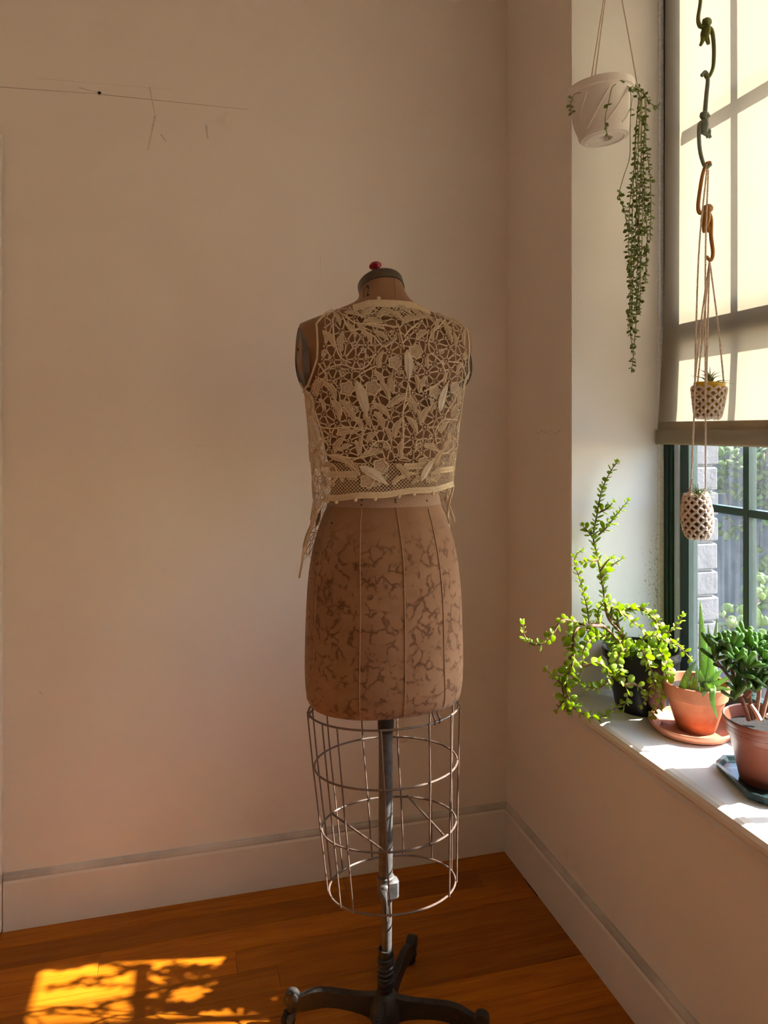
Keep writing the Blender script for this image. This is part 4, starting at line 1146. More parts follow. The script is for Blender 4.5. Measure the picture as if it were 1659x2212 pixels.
# ---------------------------------------------------------------- black pot with the elephant bush
bpp = on_z(1385, 1530, SILL)
bp = thing('plant_pot', 'black plastic pot at the window corner, half hidden by trailing round leaves', 'pot', bpp)
MB().lathe([(.060, 0), (.064, .004), (.086, .125), (.096, .135), (.098, .152), (.098, .158), (.092, .158), (.089, .140), (.080, .128), (.080, .124)], bpp, 40).build('pot_body', M['blackpl'], bp)
MB().lathe([(.0001, .130), (.05, .132), (.0835, .127)], bpp, 30).build('soil', M['soil'], bp)
jr = random.Random(21)
jp = thing('elephant_bush', 'sprawling succulent with small round green leaves in the black pot', 'plant', bpp + Vector((0, 0, .131)))
B = [
 [(1370,1400,1.90),(1335,1360,1.90),(1312,1330,1.90),(1303,1270,1.93),(1290,1200,1.955),(1282,1160,1.96),(1290,1110,1.965),(1300,1060,1.965),(1318,1020,1.965),(1332,1000,1.96)],
 [(1284,1163,1.96),(1308,1142,1.955),(1335,1108,1.95),(1356,1083,1.945)],
 [(1292,1108,1.965),(1312,1098,1.95),(1324,1086,1.945)],
 [(1282,1162,1.96),(1270,1148,1.955),(1259,1136,1.95)],
 [(1330,1390,1.89),(1280,1370,1.87),(1268,1310,1.87),(1252,1250,1.88),(1241,1215,1.88),(1247,1196,1.88),(1256,1190,1.87)],
 [(1345,1395,1.89),(1300,1350,1.86),(1262,1350,1.84),(1235,1341,1.82),(1213,1341,1.81),(1195,1367,1.80),(1174,1389,1.79),(1152,1392,1.79),(1135,1378,1.79),(1128,1345,1.79)],
 [(1300,1352,1.86),(1262,1352,1.83),(1243,1365,1.81),(1240,1400,1.80),(1235,1440,1.79),(1222,1470,1.79),(1226,1500,1.78),(1240,1530,1.78),(1278,1549,1.78),(1310,1545,1.78),(1340,1520,1.79)],
 [(1340,1398,1.89),(1300,1372,1.86),(1270,1388,1.82),(1260,1410,1.81),(1258,1440,1.80),(1246,1470,1.79)],
 [(1345,1402,1.87),(1328,1430,1.82),(1316,1465,1.80),(1292,1488,1.79),(1262,1482,1.79)],
 [(1360,1402,1.84),(1338,1415,1.81),(1338,1440,1.80),(1348,1475,1.79),(1356,1500,1.79),(1346,1532,1.79)],
 [(1385,1405,1.83),(1400,1432,1.80),(1411,1470,1.79),(1400,1500,1.79),(1386,1522,1.79)],
 [(1420,1402,1.84),(1446,1450,1.79),(1432,1480,1.78),(1426,1520,1.78),(1408,1546,1.785)],
 [(1320,1345,1.90),(1322,1312,1.90),(1345,1325,1.88),(1375,1350,1.87),(1402,1372,1.85)],
 [(1350,1390,1.90),(1335,1330,1.92),(1380,1316,1.92),(1410,1335,1.90),(1432,1365,1.88),(1456,1358,1.87),(1475,1330,1.86)],
 [(1400,1395,1.88),(1440,1383,1.86),(1470,1400,1.85),(1490,1422,1.85)],
 [(1345,1392,1.91),(1312,1362,1.92),(1290,1330,1.93),(1310,1300,1.93),(1346,1312,1.92)],
 [(1299,1250,1.92),(1322,1222,1.93),(1342,1208,1.93)],
 [(1296,1235,1.91),(1312,1212,1.90),(1322,1205,1.89)],
 [(1290,1210,1.91),(1272,1213,1.90),(1260,1215,1.89)],
 [(1236,1478,1.79),(1214,1478,1.78),(1194,1458,1.78),(1180,1449,1.78)],
 [(1228,1502,1.78),(1212,1522,1.78),(1203,1532,1.78)],
 [(1260,1440,1.80),(1290,1432,1.79),(1312,1445,1.79),(1316,1480,1.79)],
 [(1300,1375,1.88),(1262,1360,1.86),(1230,1372,1.85),(1222,1390,1.84)],
 [(1385,1400,1.86),(1395,1372,1.84),(1425,1378,1.82),(1452,1392,1.81)],
 [(1348,1478,1.79),(1375,1480,1.785),(1392,1495,1.785)],
]
for k_ in (6, 7, 8, 9, 10, 11, 12, 13, 14, 15):
    ox, oy, od = jr.uniform(-16, 16), jr.uniform(-10, 14), jr.uniform(-.02, .03)
    q_ = B[k_]; h_ = max(3, int(len(q_) * .75))
    B.append([(x + ox * i / h_, y + oy * i / h_, d + od * i / h_) for i, (x, y, d) in enumerate(q_[:h_])])
lm = [leaf_mesh('leaf', .019, .0155, .0030, M['jade'], 10, 4), leaf_mesh('leaf', .016, .0120, .0028, M['jade'], 10, 4, .3)]
nleaf = 0; rest = MB()
for bi, b in enumerate(B):
    if 1386 <= b[0][1] <= 1408: b = [(1378 + jr.uniform(-22, 22), 1426, 1.90 + jr.uniform(-.03, .03))] + b
    P = spline([at(*q) for q in b], 5); n = len(P)
    r0 = .0042 if bi in (0, 5, 6, 13) else .0030
    br_ = MB().tube(P, [r0 * (1 - .72 * i / (n - 1)) for i in range(n)], 7).build('branch', M['bark'], jp)
    Q = resample(P, .0112); start = .28 if bi in (0, 5, 6, 13, 15, 4) else .12
    for i, q in enumerate(Q):
        t = i / max(1, len(Q) - 1)
        if t < start or (bi == 5 and t < .55 and i % 5): continue
        d = (Q[min(i + 1, len(Q) - 1)] - Q[max(i - 1, 0)]).normalized(); a, c = frame_of(d)
        ang = (i % 2) * PI / 2 + jr.uniform(-.4, .4)
        for sg in (1, -1):
            if jr.random() < .10: continue
            side = (a * math.cos(ang) + c * math.sin(ang)) * sg
            dirv = (side * 1.0 + d * .55 + Vector((0, 0, .15))).normalized()
            nr = (d * .6 + Vector((jr.uniform(-.5, .5), jr.uniform(-.5, .5), .7 + jr.uniform(-.3, .3))) - side * .2)
            sc = 1.38 * jr.uniform(.65, 1.12) * (1 - (.25 if bi == 0 else .42) * t ** 2) * (1.15 if 1.0 > t > .1 and bi in (6, 8, 9, 10, 11) else 1.0)
            mw = orient(q, dirv, nr, sc)
            me = jr.choice(lm)
            tip = mw @ Vector((.02, 0, 0))
            if tip.y > WV0 - .006 and tip.x > -.004: continue
            if tip.z < SILL + .004 and tip.x > -.02: continue
            if nleaf < 300:
                inst(me, 'leaf', br_, mw); nleaf += 1
            else:
                rest.add([mw @ v.co for v in me.vertices], [tuple(p.vertices) for p in me.polygons])
    d = (P[-1] - P[-3]).normalized(); a, c = frame_of(d)
    for k in range(3):
        dv = (d + (a * math.cos(k * 2.1) + c * math.sin(k * 2.1)) * .6); mw = orient(P[-1], dv, Vector((.2, .1, 1)), .6)
        rest.add([mw @ v.co for v in lm[0].vertices], [tuple(p.vertices) for p in lm[0].polygons])
ro = rest.build('small_leaves', M['jade'], jp); ro['kind'] = 'stuff'

# ---------------------------------------------------------------- terracotta pot on saucer with aloe
sp_ = on_z(1495, 1578, SILL); 
sc_ = thing('plant_saucer', 'round terracotta saucer on the white sill under the aloe pot', 'saucer', sp_)
MB().lathe([(.070, 0), (.084, .001), (.096, .013), (.100, .019), (.0985, .0225), (.0935, .0215), (.0905, .013), (.080, .006), (.0001, .006)], sp_, 56).build('dish', M['saucer'], sc_)
MB().lathe([(.0862, .0045), (.089, .0035), (.0915, .0072), (.089, .0082)], sp_, 48, closed=True).build('foot_ring', M['saucer'], sc_)
dl = on_z(1435, 1566, SILL + .007)
dlo = thing('dry_leaf', 'curled dry brown leaf lying in the terracotta saucer', 'leaf', dl)
for k in range(3):
    MB().tube(spline([dl + Vector((-.012 + .004 * k, .002 * k, .001)), dl + Vector((0, .006 * k - .004, .004 + .001 * k)), dl + Vector((.012, .003 * k, .001))], 4), lerp_list((.0018, .0008), 9), 5, flat=.3).build('blade', M['dry'], dlo)
tp = sp_ + Vector((.008, -.004, .006))
t_ = thing('plant_pot', 'terracotta pot holding an aloe, standing in the clay saucer', 'pot', tp)
MB().lathe([(.042, 0), (.044, .002), (.066, .076), (.0675, .078), (.071, .080), (.0755, .108), (.0765, .1125), (.074, .114), (.069, .112), (.066, .098), (.064, .090)], tp, 48).build('pot_body', M['terra'], t_)
MB().lathe([(.0001, .094), (.04, .096), (.0665, .093)], tp, 30).build('soil', M['soil'], t_)
al = thing('aloe_plant', 'pale green spotted aloe with one tall pointed leaf in the terracotta pot', 'plant', tp + Vector((0, 0, .094)))
Ya = 1.742
def blade(P, w, th, mat, name, parent, teeth=False, k=7):
    S = spline(P, k); n = len(S); V = []; Fs = []; view = Vector((-.5, -.85, .15))
    rows = []
    for i, p in enumerate(S):
        t = i / (n - 1); d = (S[min(i + 1, n - 1)] - S[max(i - 1, 0)]).normalized()
        sd_ = d.cross(view).normalized(); nn = sd_.cross(d).normalized()
        if nn.dot(view) < 0: nn = -nn
        ww = w / 2 * (1 - t ** 1.6) + .0004; tt = th * (1 - t ** 1.5) + .0003
        rows.append((p, sd_, ww))
        V += [p + sd_ * ww + nn * tt * .25, p + sd_ * ww * .5 - nn * 0 + nn * tt * .05, p + nn * 0 - nn * 0, p - sd_ * ww * .5 + nn * tt * .05, p - sd_ * ww + nn * tt * .25, p - sd_ * ww * .55 - nn * tt * .7, p - nn * tt, p + sd_ * ww * .55 - nn * tt * .7]
    for i in range(n - 1):
        for j in range(8):
            a, b = i * 8 + j, i * 8 + (j + 1) % 8; Fs.append((a, b, b + 8, a + 8))
    Fs.append(tuple(range(7, -1, -1))); Fs.append(tuple((n - 1) * 8 + j for j in range(8)))
    o = MB().add(V, Fs).build(name, mat, parent, angle=0)
    if teeth:
        m = MB()
        for i in range(2, n - 1):
            p, sd_, ww = rows[i]
            for sg in (1, -1): m.ell(p + sd_ * sg * (ww + .0006), (.0009, .0009, .0013), 5, 3)
        m.build('teeth', M['whitepl'], o)
    return o
for (pts, w, tt) in [
  ([(1527,1484,.0),(1519,1400,-.01),(1512,1296,-.02)], .021, True), ([(1531,1484,.01),(1535,1420,.01),(1529,1348,.02)], .016, False), ([(1535,1482,.02),(1542,1400,.03),(1549,1332,.04)], .012, False),
  ([(1474,1487,.0),(1487,1452,-.01),(1505,1426,-.01)], .013, False), ([(1500,1490,-.02),(1504,1462,-.03),(1507,1436,-.03)], .009, False), ([(1530,1482,-.01),(1534,1440,-.02),(1529,1412,-.02)], .016, False),
  ([(1533,1480,-.01),(1548,1458,-.02),(1562,1446,-.02)], .013, False), ([(1530,1484,-.02),(1556,1473,-.03),(1580,1458,-.04)], .012, False), ([(1522,1484,-.02),(1550,1487,-.04),(1588,1490,-.05)], .013, False),
  ([(1520,1480,.0),(1512,1455,-.03),(1514,1448,-.04)], .010, False), ([(1535,1480,.0),(1545,1450,.0),(1544,1436,.01)], .012, False), ([(1510,1488,-.03),(1520,1494,-.06),(1518,1506,-.07)], .012, False),
  ([(1528,1482,-.04),(1539,1487,-.075),(1538,1508,-.083),(1544,1535,-.083),(1551,1554,-.080)], .012, False), ([(1490,1488,-.01),(1494,1472,-.02),(1497,1460,-.02)], .008, False)]:
    blade([at(x, y, Ya + dy) for x, y, dy in pts], w * 1.35, .0045, M['aloe'], 'aloe_leaf', al, tt)

# ---------------------------------------------------------------- brown plastic pot on a dark green tray with finger jade
bpq = on_z(1654, 1684, SILL + .012)
tr_ = thing('ceramic_tray', 'dark green glazed tray with cut corners under the brown pot', 'tray', (bpq.x, bpq.y, SILL))
hw, hl, cc = .070, .098, .030
def tray_prof(s): return [(-hw*s+cc, -hl*s), (hw*s-cc, -hl*s), (hw*s, -hl*s+cc), (hw*s, hl*s-cc), (hw*s-cc, hl*s), (-hw*s+cc, hl*s), (-hw*s, hl*s-cc), (-hw*s, -hl*s+cc)]
V = []; Fs = []
ta = rad(-14); 
for s, z in ((.88, 0), (.97, .004), (1.0, .014), (.99, .018), (.93, .0175), (.88, .010)):
    for (a, b) in tray_prof(s): V.append((bpq.x + .002 + a * math.cos(ta) - b * math.sin(ta), bpq.y + .004 + a * math.sin(ta) + b * math.cos(ta), SILL + z))
for i in range(5):
    for j in range(8): Fs.append((i * 8 + j, i * 8 + (j + 1) % 8, i * 8 + 8 + (j + 1) % 8, i * 8 + 8 + j))
Fs += [tuple(range(7, -1, -1)), tuple(40 + j for j in range(8))]
MB().add(V, Fs).build('tray_body', M['glaze'], tr_, smooth=False)
bq = thing('plant_pot', 'brown plastic pot with a wide rim standing on the dark green tray', 'pot', bpq - Vector((0, 0, .002)))
pz = bpq - Vector((0, 0, .002))
MB().lathe([(.046, 0), (.049, .003), (.068, .088), (.070, .090), (.072, .092), (.0765, .116), (.078, .1165), (.080, .120), (.081, .126), (.079, .128), (.0765, .126), (.073, .100), (.072, .096)], pz, 48).build('pot_body', M['brownpl'], bq)
MB().lathe([(.0001, .104), (.04, .106), (.0745, .103)], pz, 30).build('soil', M['soil'], bq)
fj = thing('finger_jade', 'dense dark green succulent with tubular spoon-tipped leaves in the brown pot', 'plant', pz + Vector((0, 0, .104)))
Yf = 1.505
fr_ = random.Random(4)
TR = [[(1618,1556,0),(1604,1515,.0),(1590,1482,.0),(1567,1452,.0),(1548,1428,.0)], [(1626,1556,0),(1620,1512,.01),(1614,1470,.01),(1606,1430,.02),(1600,1398,.02)], [(1632,1552,.0),(1640,1495,.0),(1641,1450,.01),(1640,1415,.01)],
      [(1645,1552,.0),(1664,1480,.01),(1684,1420,.01)], [(1612,1505,.0),(1630,1482,-.02),(1650,1470,-.03)], [(1600,1500,.0),(1586,1505,-.02)], [(1590,1480,.0),(1580,1440,.0),(1575,1405,.0)]]
for T in TR:
    P = spline([at(x, y, Yf + d) for x, y, d in T], 5); MB().tube(P, lerp_list((.0046, .0026), len(P)), 10).build('branch', M['bark'], fj)
for (T, r) in (([(1622,1522,-.02),(1634,1540,-.03),(1642,1556,-.035)], .0052), ([(1655,1545,-.03),(1672,1552,-.035)], .008)):
    P = spline([at(x, y, Yf + d) for x, y, d in T], 5); MB().tube(P, lerp_list((r * .6, r), len(P)), 8).build('root', M['yarn'], fj)
def finger_mesh(L, r, bend):
    P = [Vector((L * t, 0, bend * L * t * t)) for t in (0, .12, .35, .6, .82, .95, 1.0)]; rr = [r * .5, r * .72, r * .95, r * 1.05, r * 1.15, r * 1.0, r * .45]
    m = MB().tube(P, rr, 7, flat=.72); me = bpy.data.meshes.new('leaf'); me.from_pydata(m.v, [], m.f); me.update(); fix_normals(me)
    me.polygons.foreach_set('use_smooth', [True] * len(me.polygons)); me.materials.append(M['finger']); return me
fm = [finger_mesh(.040, .0050, .12), finger_mesh(.034, .0046, -.10), finger_mesh(.028, .0042, .2)]
ROS = [(1545,1426,0,9),(1562,1408,.0,9),(1541,1402,.02,6),(1580,1402,-.01,9),(1600,1392,.02,9),(1606,1428,-.01,8),(1626,1402,.0,9),(1641,1400,.01,9),(1652,1424,-.02,8),(1572,1448,-.01,8),(1600,1458,-.02,8),(1622,1470,-.02,8),(1642,1452,-.01,8),
       (1592,1492,-.02,6),(1632,1492,-.03,7),(1660,1446,-.02,8),(1684,1412,.0,9),(1690,1440,-.02,8),(1586,1508,-.03,4),(1616,1440,-.03,8),(1655,1482,-.03,6),(1588,1425,-.03,7),(1672,1395,.02,8),(1560,1385,.02,6),(1612,1385,.03,7)]
for (x, y, dY, n) in ROS:
    c = at(x, y, Yf + dY)
    for k in range(n):
        th = 2.4 * k + fr_.uniform(-.3, .3); el = fr_.uniform(.25, 1.25)
        d = Vector((math.cos(th) * math.cos(el), math.sin(th) * math.cos(el), math.sin(el)))
        inst(fr_.choice(fm), 'leaf', fj, orient(c - d * .004, d, Vector((fr_.uniform(-.4, .4), fr_.uniform(-.4, .4), 1)), fr_.uniform(.85, 1.25)))

# ---------------------------------------------------------------- white hanging pot with trailing plant
Yh = 1.85
hc = at(1306, 300, Yh)                       # centre of the base
hp = thing('hanging_planter', 'white plastic hanging pot with slanted ribs and three cords', 'planter', hc)
TI = Matrix.Rotation(rad(-2), 4, 'X') @ Matrix.Rotation(rad(-5.5), 4, 'Y')
def HP(r, t, z): return hc + TI @ Vector((r * math.cos(t), r * math.sin(t), z))
def hr(z): return .0615 + (.078 - .0615) * max(0, (z - .012)) / .095
prof = [(.0001, .020), (.014, .020), (.0155, .017), (.0172, .003), (.020, .0), (.046, .0), (.048, -.002), (.050, 0), (.058, .001), (.0625, .006), (.0635, .012), (.078, .104), (.0785, .108), (.0835, .110), (.0855, .124), (.0845, .127), (.080, .126), (.074, .10)]
MB().lathe(prof, hc, 56, TI).build('pot_body', M['whitepl'], hp)
for k in range(9):
    t0 = 2 * PI * k / 9
    pts = [HP(hr(.016 + .080 * s) + .0022, t0 + .95 * s ** .8, .016 + .080 * s) for s in [i / 14 for i in range(15)]]
    MB().tube(pts, .0016, 6).build('rib', M['whitepl'], hp)
MB().lathe([(.0001, .112), (.05, .114), (.079, .111)], hc, 30, TI).build('soil', M['soil'], hp)
knot = at(1323, -112, Yh)
soff = Vector((max(.012, knot.x), knot.y, WZ1))
for px, t in (((1274, 185), 0), ((1282, 187), 1), ((1380, 192), 2)):
    a = at(px[0], px[1] + 8, Yh + (-.05, .05, -.01)[t])
    MB().tube(spline([a - Vector((0, 0, .012)), a, a * .6 + knot * .4 + Vector((0, 0, .004)), knot], 6), .0019, 7).build('hanging_cord', M['cordw'], hp)
    MB().bbox((-.005, -.003, -.014), (.005, .003, .010), .0015, Matrix.Translation(a)).build('cord_lug', M['whitepl'], hp)
MB().tube([knot, soff], .0022, 7).build('hanging_cord', M['cordw'], hp)
tg = random.Random(9)
tp_ = thing('trailing_plant', 'trailing vine with tiny pointed leaves cascading from the white hanging pot', 'plant', hc + TI @ Vector((0, 0, .114)))
lmS = [lens_mesh('leaf', .0138, .0096, .0014, M['string']), lens_mesh('leaf', .0120, .0072, .0012, M['string'])]
VN = [([(1330,182),(1372,190),(1384,215),(1380,300),(1376,400),(1372,520),(1366,640),(1362,720),(1368,760),(1364,806)], -.01, .45),
      ([(1350,182),(1388,195),(1396,240),(1390,330),(1392,430),(1398,500),(1396,560),(1394,612)], .02, .25), ([(1355,184),(1384,200),(1386,260),(1384,360),(1380,480),(1376,600),(1374,690),(1370,742)], .015, .35),
      ([(1340,184),(1380,200),(1378,300),(1368,380),(1360,450),(1358,540),(1362,620),(1360,700)], -.03, .40), ([(1350,185),(1378,205),(1372,300),(1374,400),(1380,500),(1384,600),(1380,680)], .0, .3),
      ([(1360,186),(1392,204),(1402,220),(1424,236)], -.02, .1), ([(1345,186),(1362,196),(1361,280),(1360,340),(1346,385),(1338,422),(1350,460),(1356,500)], -.06, .72),
      ([(1350,186),(1390,205),(1394,300),(1404,380),(1406,450),(1404,520)], .01, .25), ([(1330,182),(1322,190),(1314,225),(1308,250),(1308,275),(1314,296)], -.095, .7),
      ([(1255,200),(1240,205),(1232,228),(1236,246)], -.08, .4), ([(1345,184),(1384,210),(1384,300),(1388,420),(1386,540),(1380,620),(1372,700)], -.015, .35), ([(1352,184),(1380,202),(1376,260),(1370,360),(1366,460),(1364,560),(1366,640)], .01, .35)]
nl = 0; restS = MB()
for (L, dY, st) in VN:
    P = spline([at(x, y, Yh + dY) for x, y in L], 6)
    v_ = MB().tube(P, .0011, 5).build('stem', M['redstem'] if tg.random() < .35 else M['stem'], tp_)
    Q = resample(P, .0088)
    for i, q in enumerate(Q):
        t = i / max(1, len(Q) - 1)
        if t < st and tg.random() > .14: continue
        d = (Q[min(i + 1, len(Q) - 1)] - Q[max(i - 1, 0)]).normalized(); a, c = frame_of(d); ang = (i % 2) * PI / 2 + tg.uniform(-.6, .6)
        for sg in (1, -1):
            if tg.random() < .18: continue
            side = (a * math.cos(ang) + c * math.sin(ang)) * sg
            mw = orient(q, side * tg.uniform(.5, 1) + d * tg.uniform(-.2, 1.1), Vector((tg.uniform(-.8, .4), tg.uniform(-1.2, -.2), tg.uniform(-.2, .9))), tg.uniform(.75, 1.15)); me = tg.choice(lmS)
            if nl < 300: inst(me, 'leaf', v_, mw); nl += 1
            else: restS.add([mw @ v.co for v in me.vertices], [tuple(p.vertices) for p in me.polygons])
for (x, y, a) in ((1339, 178, 30), (1347, 176, 150), (1361, 187, -60), (1372, 190, -20), (1328, 180, 200)):
    inst(lmS[0], 'leaf', tp_, orient(at(x, y, Yh - .07), Vector((math.cos(rad(a)), 0, math.sin(rad(a)))), Vector((.2, -1, .4)), 1.3))
so_ = restS.build('small_leaves', M['string'], tp_); so_['kind'] = 'stuff'

# ---------------------------------------------------------------- chain of plastic toy monkeys
Ym = 1.70
def MK(pts, d=0): return [at(x, y, Ym + d) for x, y in pts]
def monkey(name, label, mat, head, body, legs, arms, face):
    o = thing(name, label, 'toy', MK([body[-1]])[0], 'plastic monkeys hooked in a chain')
    S = spline(MK(body), 5); n = len(S)
    MB().tube(S, [.0085 + .0048 * math.sin(PI * i / (n - 1)) for i in range(n)], 10, flat=.75).build('body', mat, o)
    h = MK([head])[0]
    hd_ = MB().ell(h, (.0118, .0100, .0105), 12, 8).build('head', mat, o)
    MB().ell(h + Vector((.004 * face, -.007, -.003)), (.0055, .0045, .0045), 10, 6).build('muzzle', mat, hd_)
    for s in (-1, 1): MB().ell(h + Vector((.009 * s, 0, .003)), (.0035, .0022, .0038), 8, 5).build('ear', mat, hd_)
    for A in arms:
        S = spline(MK(A), 6); MB().tube(S, lerp_list((.0060, .0048), len(S)), 8, flat=.8).build('arm', mat, o)
        MB().ell(S[-1], (.0048, .0045, .0048), 8, 6).build('hand', mat, o)
    for Lg in legs:
        S = spline(MK(Lg), 5); MB().tube(S, lerp_list((.0058, .0036), len(S)), 8).build('leg', mat, o)
    return o
monkey('toy_monkey', 'olive green plastic toy monkey, topmost of the hanging chain', M['monk_a'], (1527, 48), [(1526, 56), (1524, 70), (1522, 84)], [[(1519, 80), (1517, 90), (1513, 98)], [(1526, 80), (1529, 90), (1531, 96)]],
       [[(1523, 58), (1512, 56), (1508, 40), (1512, 12), (1516, -20), (1522, -34), (1530, -30)], [(1529, 58), (1538, 68), (1542, 100), (1541, 140), (1535, 160), (1528, 168), (1522, 160)]], -1)
monkey('toy_monkey', 'grey-green plastic toy monkey, middle one of the hanging chain', M['monk_b'], (1522, 250), [(1522, 260), (1520, 274), (1521, 288)], [[(1522, 284), (1531, 282), (1532, 292), (1535, 298)], [(1520, 286), (1528, 292), (1529, 298)]],
       [[(1525, 262), (1523, 244), (1526, 205), (1529, 170), (1523, 156), (1517, 162)], [(1519, 262), (1511, 270), (1510, 300), (1513, 330), (1520, 354), (1527, 362), (1534, 356)]], 1)
monkey('toy_monkey', 'amber orange plastic toy monkey, lowest of the hanging chain', M['monk_c'], (1530, 450), [(1527, 458), (1524, 474), (1523, 490)], [[(1522, 486), (1521, 496), (1522, 503)], [(1528, 486), (1530, 496), (1532, 502)]],
       [[(1523, 458), (1512, 460), (1508, 446), (1512, 410), (1518, 376), (1526, 354), (1533, 352)], [(1531, 460), (1536, 476), (1536, 510), (1540, 545), (1536, 562), (1527, 556)]], -1)
kt = at(1524, -32, Ym)
hk = thing('ceiling_cord', 'white cord holding the toy chain from the window head', 'cord', kt)
MB().tube([kt, Vector((kt.x, kt.y, WZ1))], .0018, 6).build('cord', M['cordw'], hk)

# ---------------------------------------------------------------- crocheted planters with air plants
def twisted(mb, P, r=.0013):
    P = [Vector(p) for p in P]; Q = resample(spline(P, 8), .0022)
    for ph in (0, PI):
        pts = []
        for i, q in enumerate(Q):
            d = (Q[min(i + 1, len(Q) - 1)] - Q[max(i - 1, 0)]).normalized(); a, b = frame_of(d); t = i * .0022 / .0105 * 2 * PI + ph
            pts.append(q + (a * math.cos(t) + b * math.sin(t)) * r * .85)
        mb.tube(pts, r, 5)
def knit(c, prof, H, nrow, ncol, yr, parent, mx):
    # crocheted cover: wavy rounds of yarn tied to each other, with open holes
    def rad_(z): return interp([(a, b) for a, b in prof], z)[0]
    m = MB()
    for r in range(nrow + 1):
        pts = []
        for k in range(ncol * 6):
            t = 2 * PI * k / (ncol * 6); ph = PI * (r % 2)
            z = H * (r + .5) / (nrow + 1) + .0032 * math.cos(ncol * t + ph) ; R_ = rad_(z) + .0008 * math.sin(2 * ncol * t)
            pts.append(c + mx @ Vector((R_ * math.cos(t), R_ * math.sin(t), z)))
        m.tube(pts, yr, 6, closed=True)
    m.build('yarn_rounds', M['yarn'], parent)['kind'] = 'stuff'
    m = MB()
    for r in range(nrow):
        for k in range(ncol):
            t = 2 * PI * (k + .5 * (r % 2)) / ncol; z0 = H * (r + .5) / (nrow + 1) + .002; z1 = H * (r + 1.5) / (nrow + 1) - .002
            pts = []
            for s in (0, .5, 1):
                z = z0 + (z1 - z0) * s; R_ = rad_(z) + .0012; tt = t + .10 * math.sin(PI * s) * (-1) ** r
                pts.append(c + mx @ Vector((R_ * math.cos(tt), R_ * math.sin(tt), z)))
            m.tube(pts, yr * .95, 6)
    so = m.build('yarn_stitches', M['yarn'], parent); so['kind'] = 'stuff'
def airplant(c, n, L, label, seed, spread=.9, parent=None):
    o = thing('air_plant', label, 'plant', c); g = random.Random(seed)
    for k in range(n):
        th = 2.4 * k; el = g.uniform(.15, 1.35) if k > 4 else 1.4; l = L * g.uniform(.6, 1.1)
        d = Vector((math.cos(th) * math.cos(el), math.sin(th) * math.cos(el), math.sin(el)))
        P = [c, c + d * l * .5 + Vector((0, 0, .004)), c + d * l + Vector((math.cos(th), math.sin(th), -.6)) * l * .22]
        S = spline(P, 4); MB().tube(S, [(.0024 * (1 - i / (len(S) - 1)) + .0004) for i in range(len(S))], 5, flat=.6).build('leaf', M['air'], o)
    return o
Y1 = 1.70
c1 = at(1529, 905, Y1); mx1 = Matrix.Rotation(rad(3), 4, 'Y')
k1 = thing('crochet_planter', 'upper crocheted yarn planter with a yellow-rimmed pot, in front of the shade', 'planter', c1, 'crocheted hanging planters')
knit(c1, [(0, .022), (.006, .0268), (.03, .0315), (.074, .0375)], .074, 8, 11, .0030, k1, mx1)
MB().lathe([(.0001, 0), (.016, 0), (.024, .004)], c1 - Vector((0, 0, .001)), 20).build('yarn_base', M['yarn'], k1)
m = MB(); top = at(1533, 562, Y1)
for (a, b, dd) in (((1500, 838), (1514, 700), -.005), ((1526, 838), (1529, 700), -.036), ((1565, 842), (1553, 720), 0.0), ((1506, 836), (1520, 700), .032)):
    m = MB(); twisted(m, [top, at(*b, Y1 + dd * .6), at(*a, Y1 + dd)]); m.build('hanging_cord', M['yarn'], k1)
yp = thing('plant_pot', 'small yellow glazed pot tucked in the upper crocheted planter', 'pot', c1 + Vector((0, 0, .0015)))
MB().lathe([(.019, .002), (.0225, .004), (.0335, .072), (.0345, .083), (.033, .084), (.031, .082), (.030, .075), (.0001, .073)], c1, 32, mx1).build('pot_body', M['yellow'], yp)
airplant(c1 + Vector((.006, 0, .076)), 22, .050, 'spiky air plant in the yellow pot of the upper crocheted planter', 3)
Y2 = 1.70
c2 = at(1508, 1164, Y2); mx2 = Matrix.Rotation(rad(-3), 4, 'Y')
k2 = thing('crochet_planter', 'lower crocheted yarn planter hanging below the shade against the window', 'planter', c2, 'crocheted hanging planters')
knit(c2, [(0, .017), (.008, .0255), (.03, .0318), (.06, .0322), (.085, .0290), (.106, .0235)], .106, 10, 11, .0030, k2, mx2)
MB().lathe([(.0001, 0), (.014, .001), (.022, .006)], c2 - Vector((0, 0, .001)), 20).build('yarn_base', M['yarn'], k2)
top = at(1527, 366, Y2)
for L in ([top, at(1509, 560, Y2 - .036), at(1499, 900, Y2 - .046), at(1492, 1066, Y2 - .008)], [top + Vector((.004, 0, 0)), at(1524, 560, Y2 - .04), at(1524, 900, Y2 - .05), at(1524, 1066, Y2 - .018)], [at(1496, 1035, Y2 - .03), at(1488, 1066, Y2 + .005)]):
    m = MB(); twisted(m, L); m.build('hanging_cord', M['yarn'], k2)
bp2 = thing('plant_pot', 'small brown pot hidden in the lower crocheted planter', 'pot', c2 + Vector((0, 0, .002)))
MB().lathe([(.013, .003), (.0205, .008), (.0275, .032), (.0278, .06), (.0245, .085), (.019, .098), (.017, .097), (.0001, .09)], c2, 28, mx2).build('pot_body', M['brownpot'], bp2)
airplant(c2 + Vector((0, 0, .090)), 24, .046, 'fine-leaved air plant in the lower crocheted planter', 8)

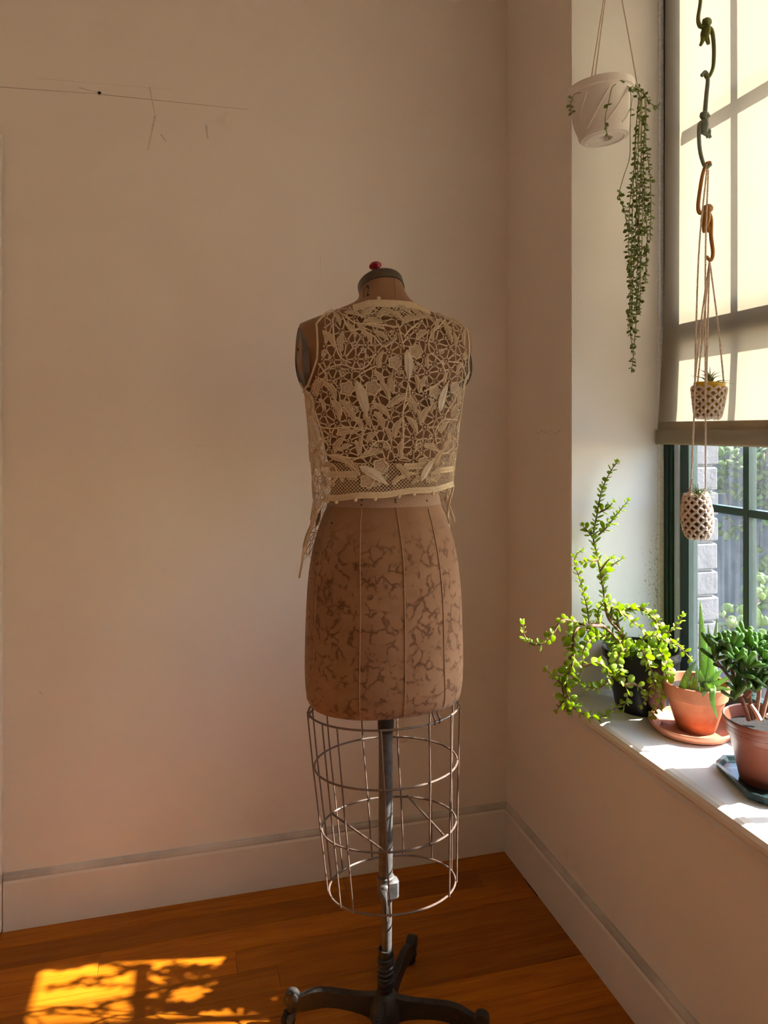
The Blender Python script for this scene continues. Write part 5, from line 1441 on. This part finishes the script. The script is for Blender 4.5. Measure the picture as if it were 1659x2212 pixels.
# ---------------------------------------------------------------- greenery outside
ig = random.Random(31)
ivm = [lens_mesh('leaf', .055, .044, .004, M['ivy']), lens_mesh('leaf', .040, .030, .003, M['ivy'])]
def foliage(name, label, base, spots, smin, smax, n, runs):
    o = thing(name, label, 'plant', base); cnt = 0
    for R_ in runs: MB().tube(spline([on_x(x, y, u) for x, y, u in R_], 5), .004, 5).build('stem', M['bark'], o)
    tot = sum(q[4] for q in spots)
    for (x0, x1, y0, y1, w, u0, u1) in spots:
        for k in range(int(n * w / tot)):
            p = on_x(ig.uniform(x0, x1), ig.uniform(y0, y1), ig.uniform(u0, u1))
            d = Vector((ig.uniform(-1, .3), ig.uniform(-1, 1), ig.uniform(-1, .6))); 
            inst(ig.choice(ivm), 'leaf', o, orient(p, d, Vector((-.8, ig.uniform(-.6, .3), ig.uniform(0, 1))), ig.uniform(smin, smax)))
    return o
foliage('climbing_ivy', 'ivy climbing over the dark garden wall outside the window', (2.13, 1.4, -.3),
        [(1552, 1660, 960, 1010, 5, 1.75, 2.12), (1548, 1590, 990, 1060, 3, 1.95, 2.12), (1630, 1670, 990, 1100, 3, 1.9, 2.12), (1592, 1612, 1040, 1070, .5, 2.0, 2.1), (1595, 1640, 1060, 1110, 1.3, 2.0, 2.1), (1560, 1600, 1120, 1160, 1, 2.0, 2.12), (1640, 1690, 1100, 1260, 2.2, 1.9, 2.12)], .7, 1.3, 270,
        [[(1660, 965, 2.1), (1630, 1060, 2.1), (1600, 1120, 2.1)], [(1570, 970, 2.12), (1565, 1050, 2.12), (1580, 1140, 2.12)]])
foliage('garden_shrub', 'leafy shrub low outside the window behind the aloe', (1.2, .25, -.3),
        [(1550, 1660, 1300, 1400, 5, 1.05, 1.5), (1480, 1510, 1320, 1400, .7, 1.0, 1.4), (1610, 1680, 1230, 1330, 2.2, 1.0, 1.5), (1560, 1680, 1380, 1480, 3, 1.0, 1.5)], .6, 1.2, 210,
        [[(1620, 1500, 1.3), (1615, 1400, 1.3), (1640, 1290, 1.3)], [(1590, 1500, 1.3), (1580, 1380, 1.3), (1560, 1320, 1.3)]])
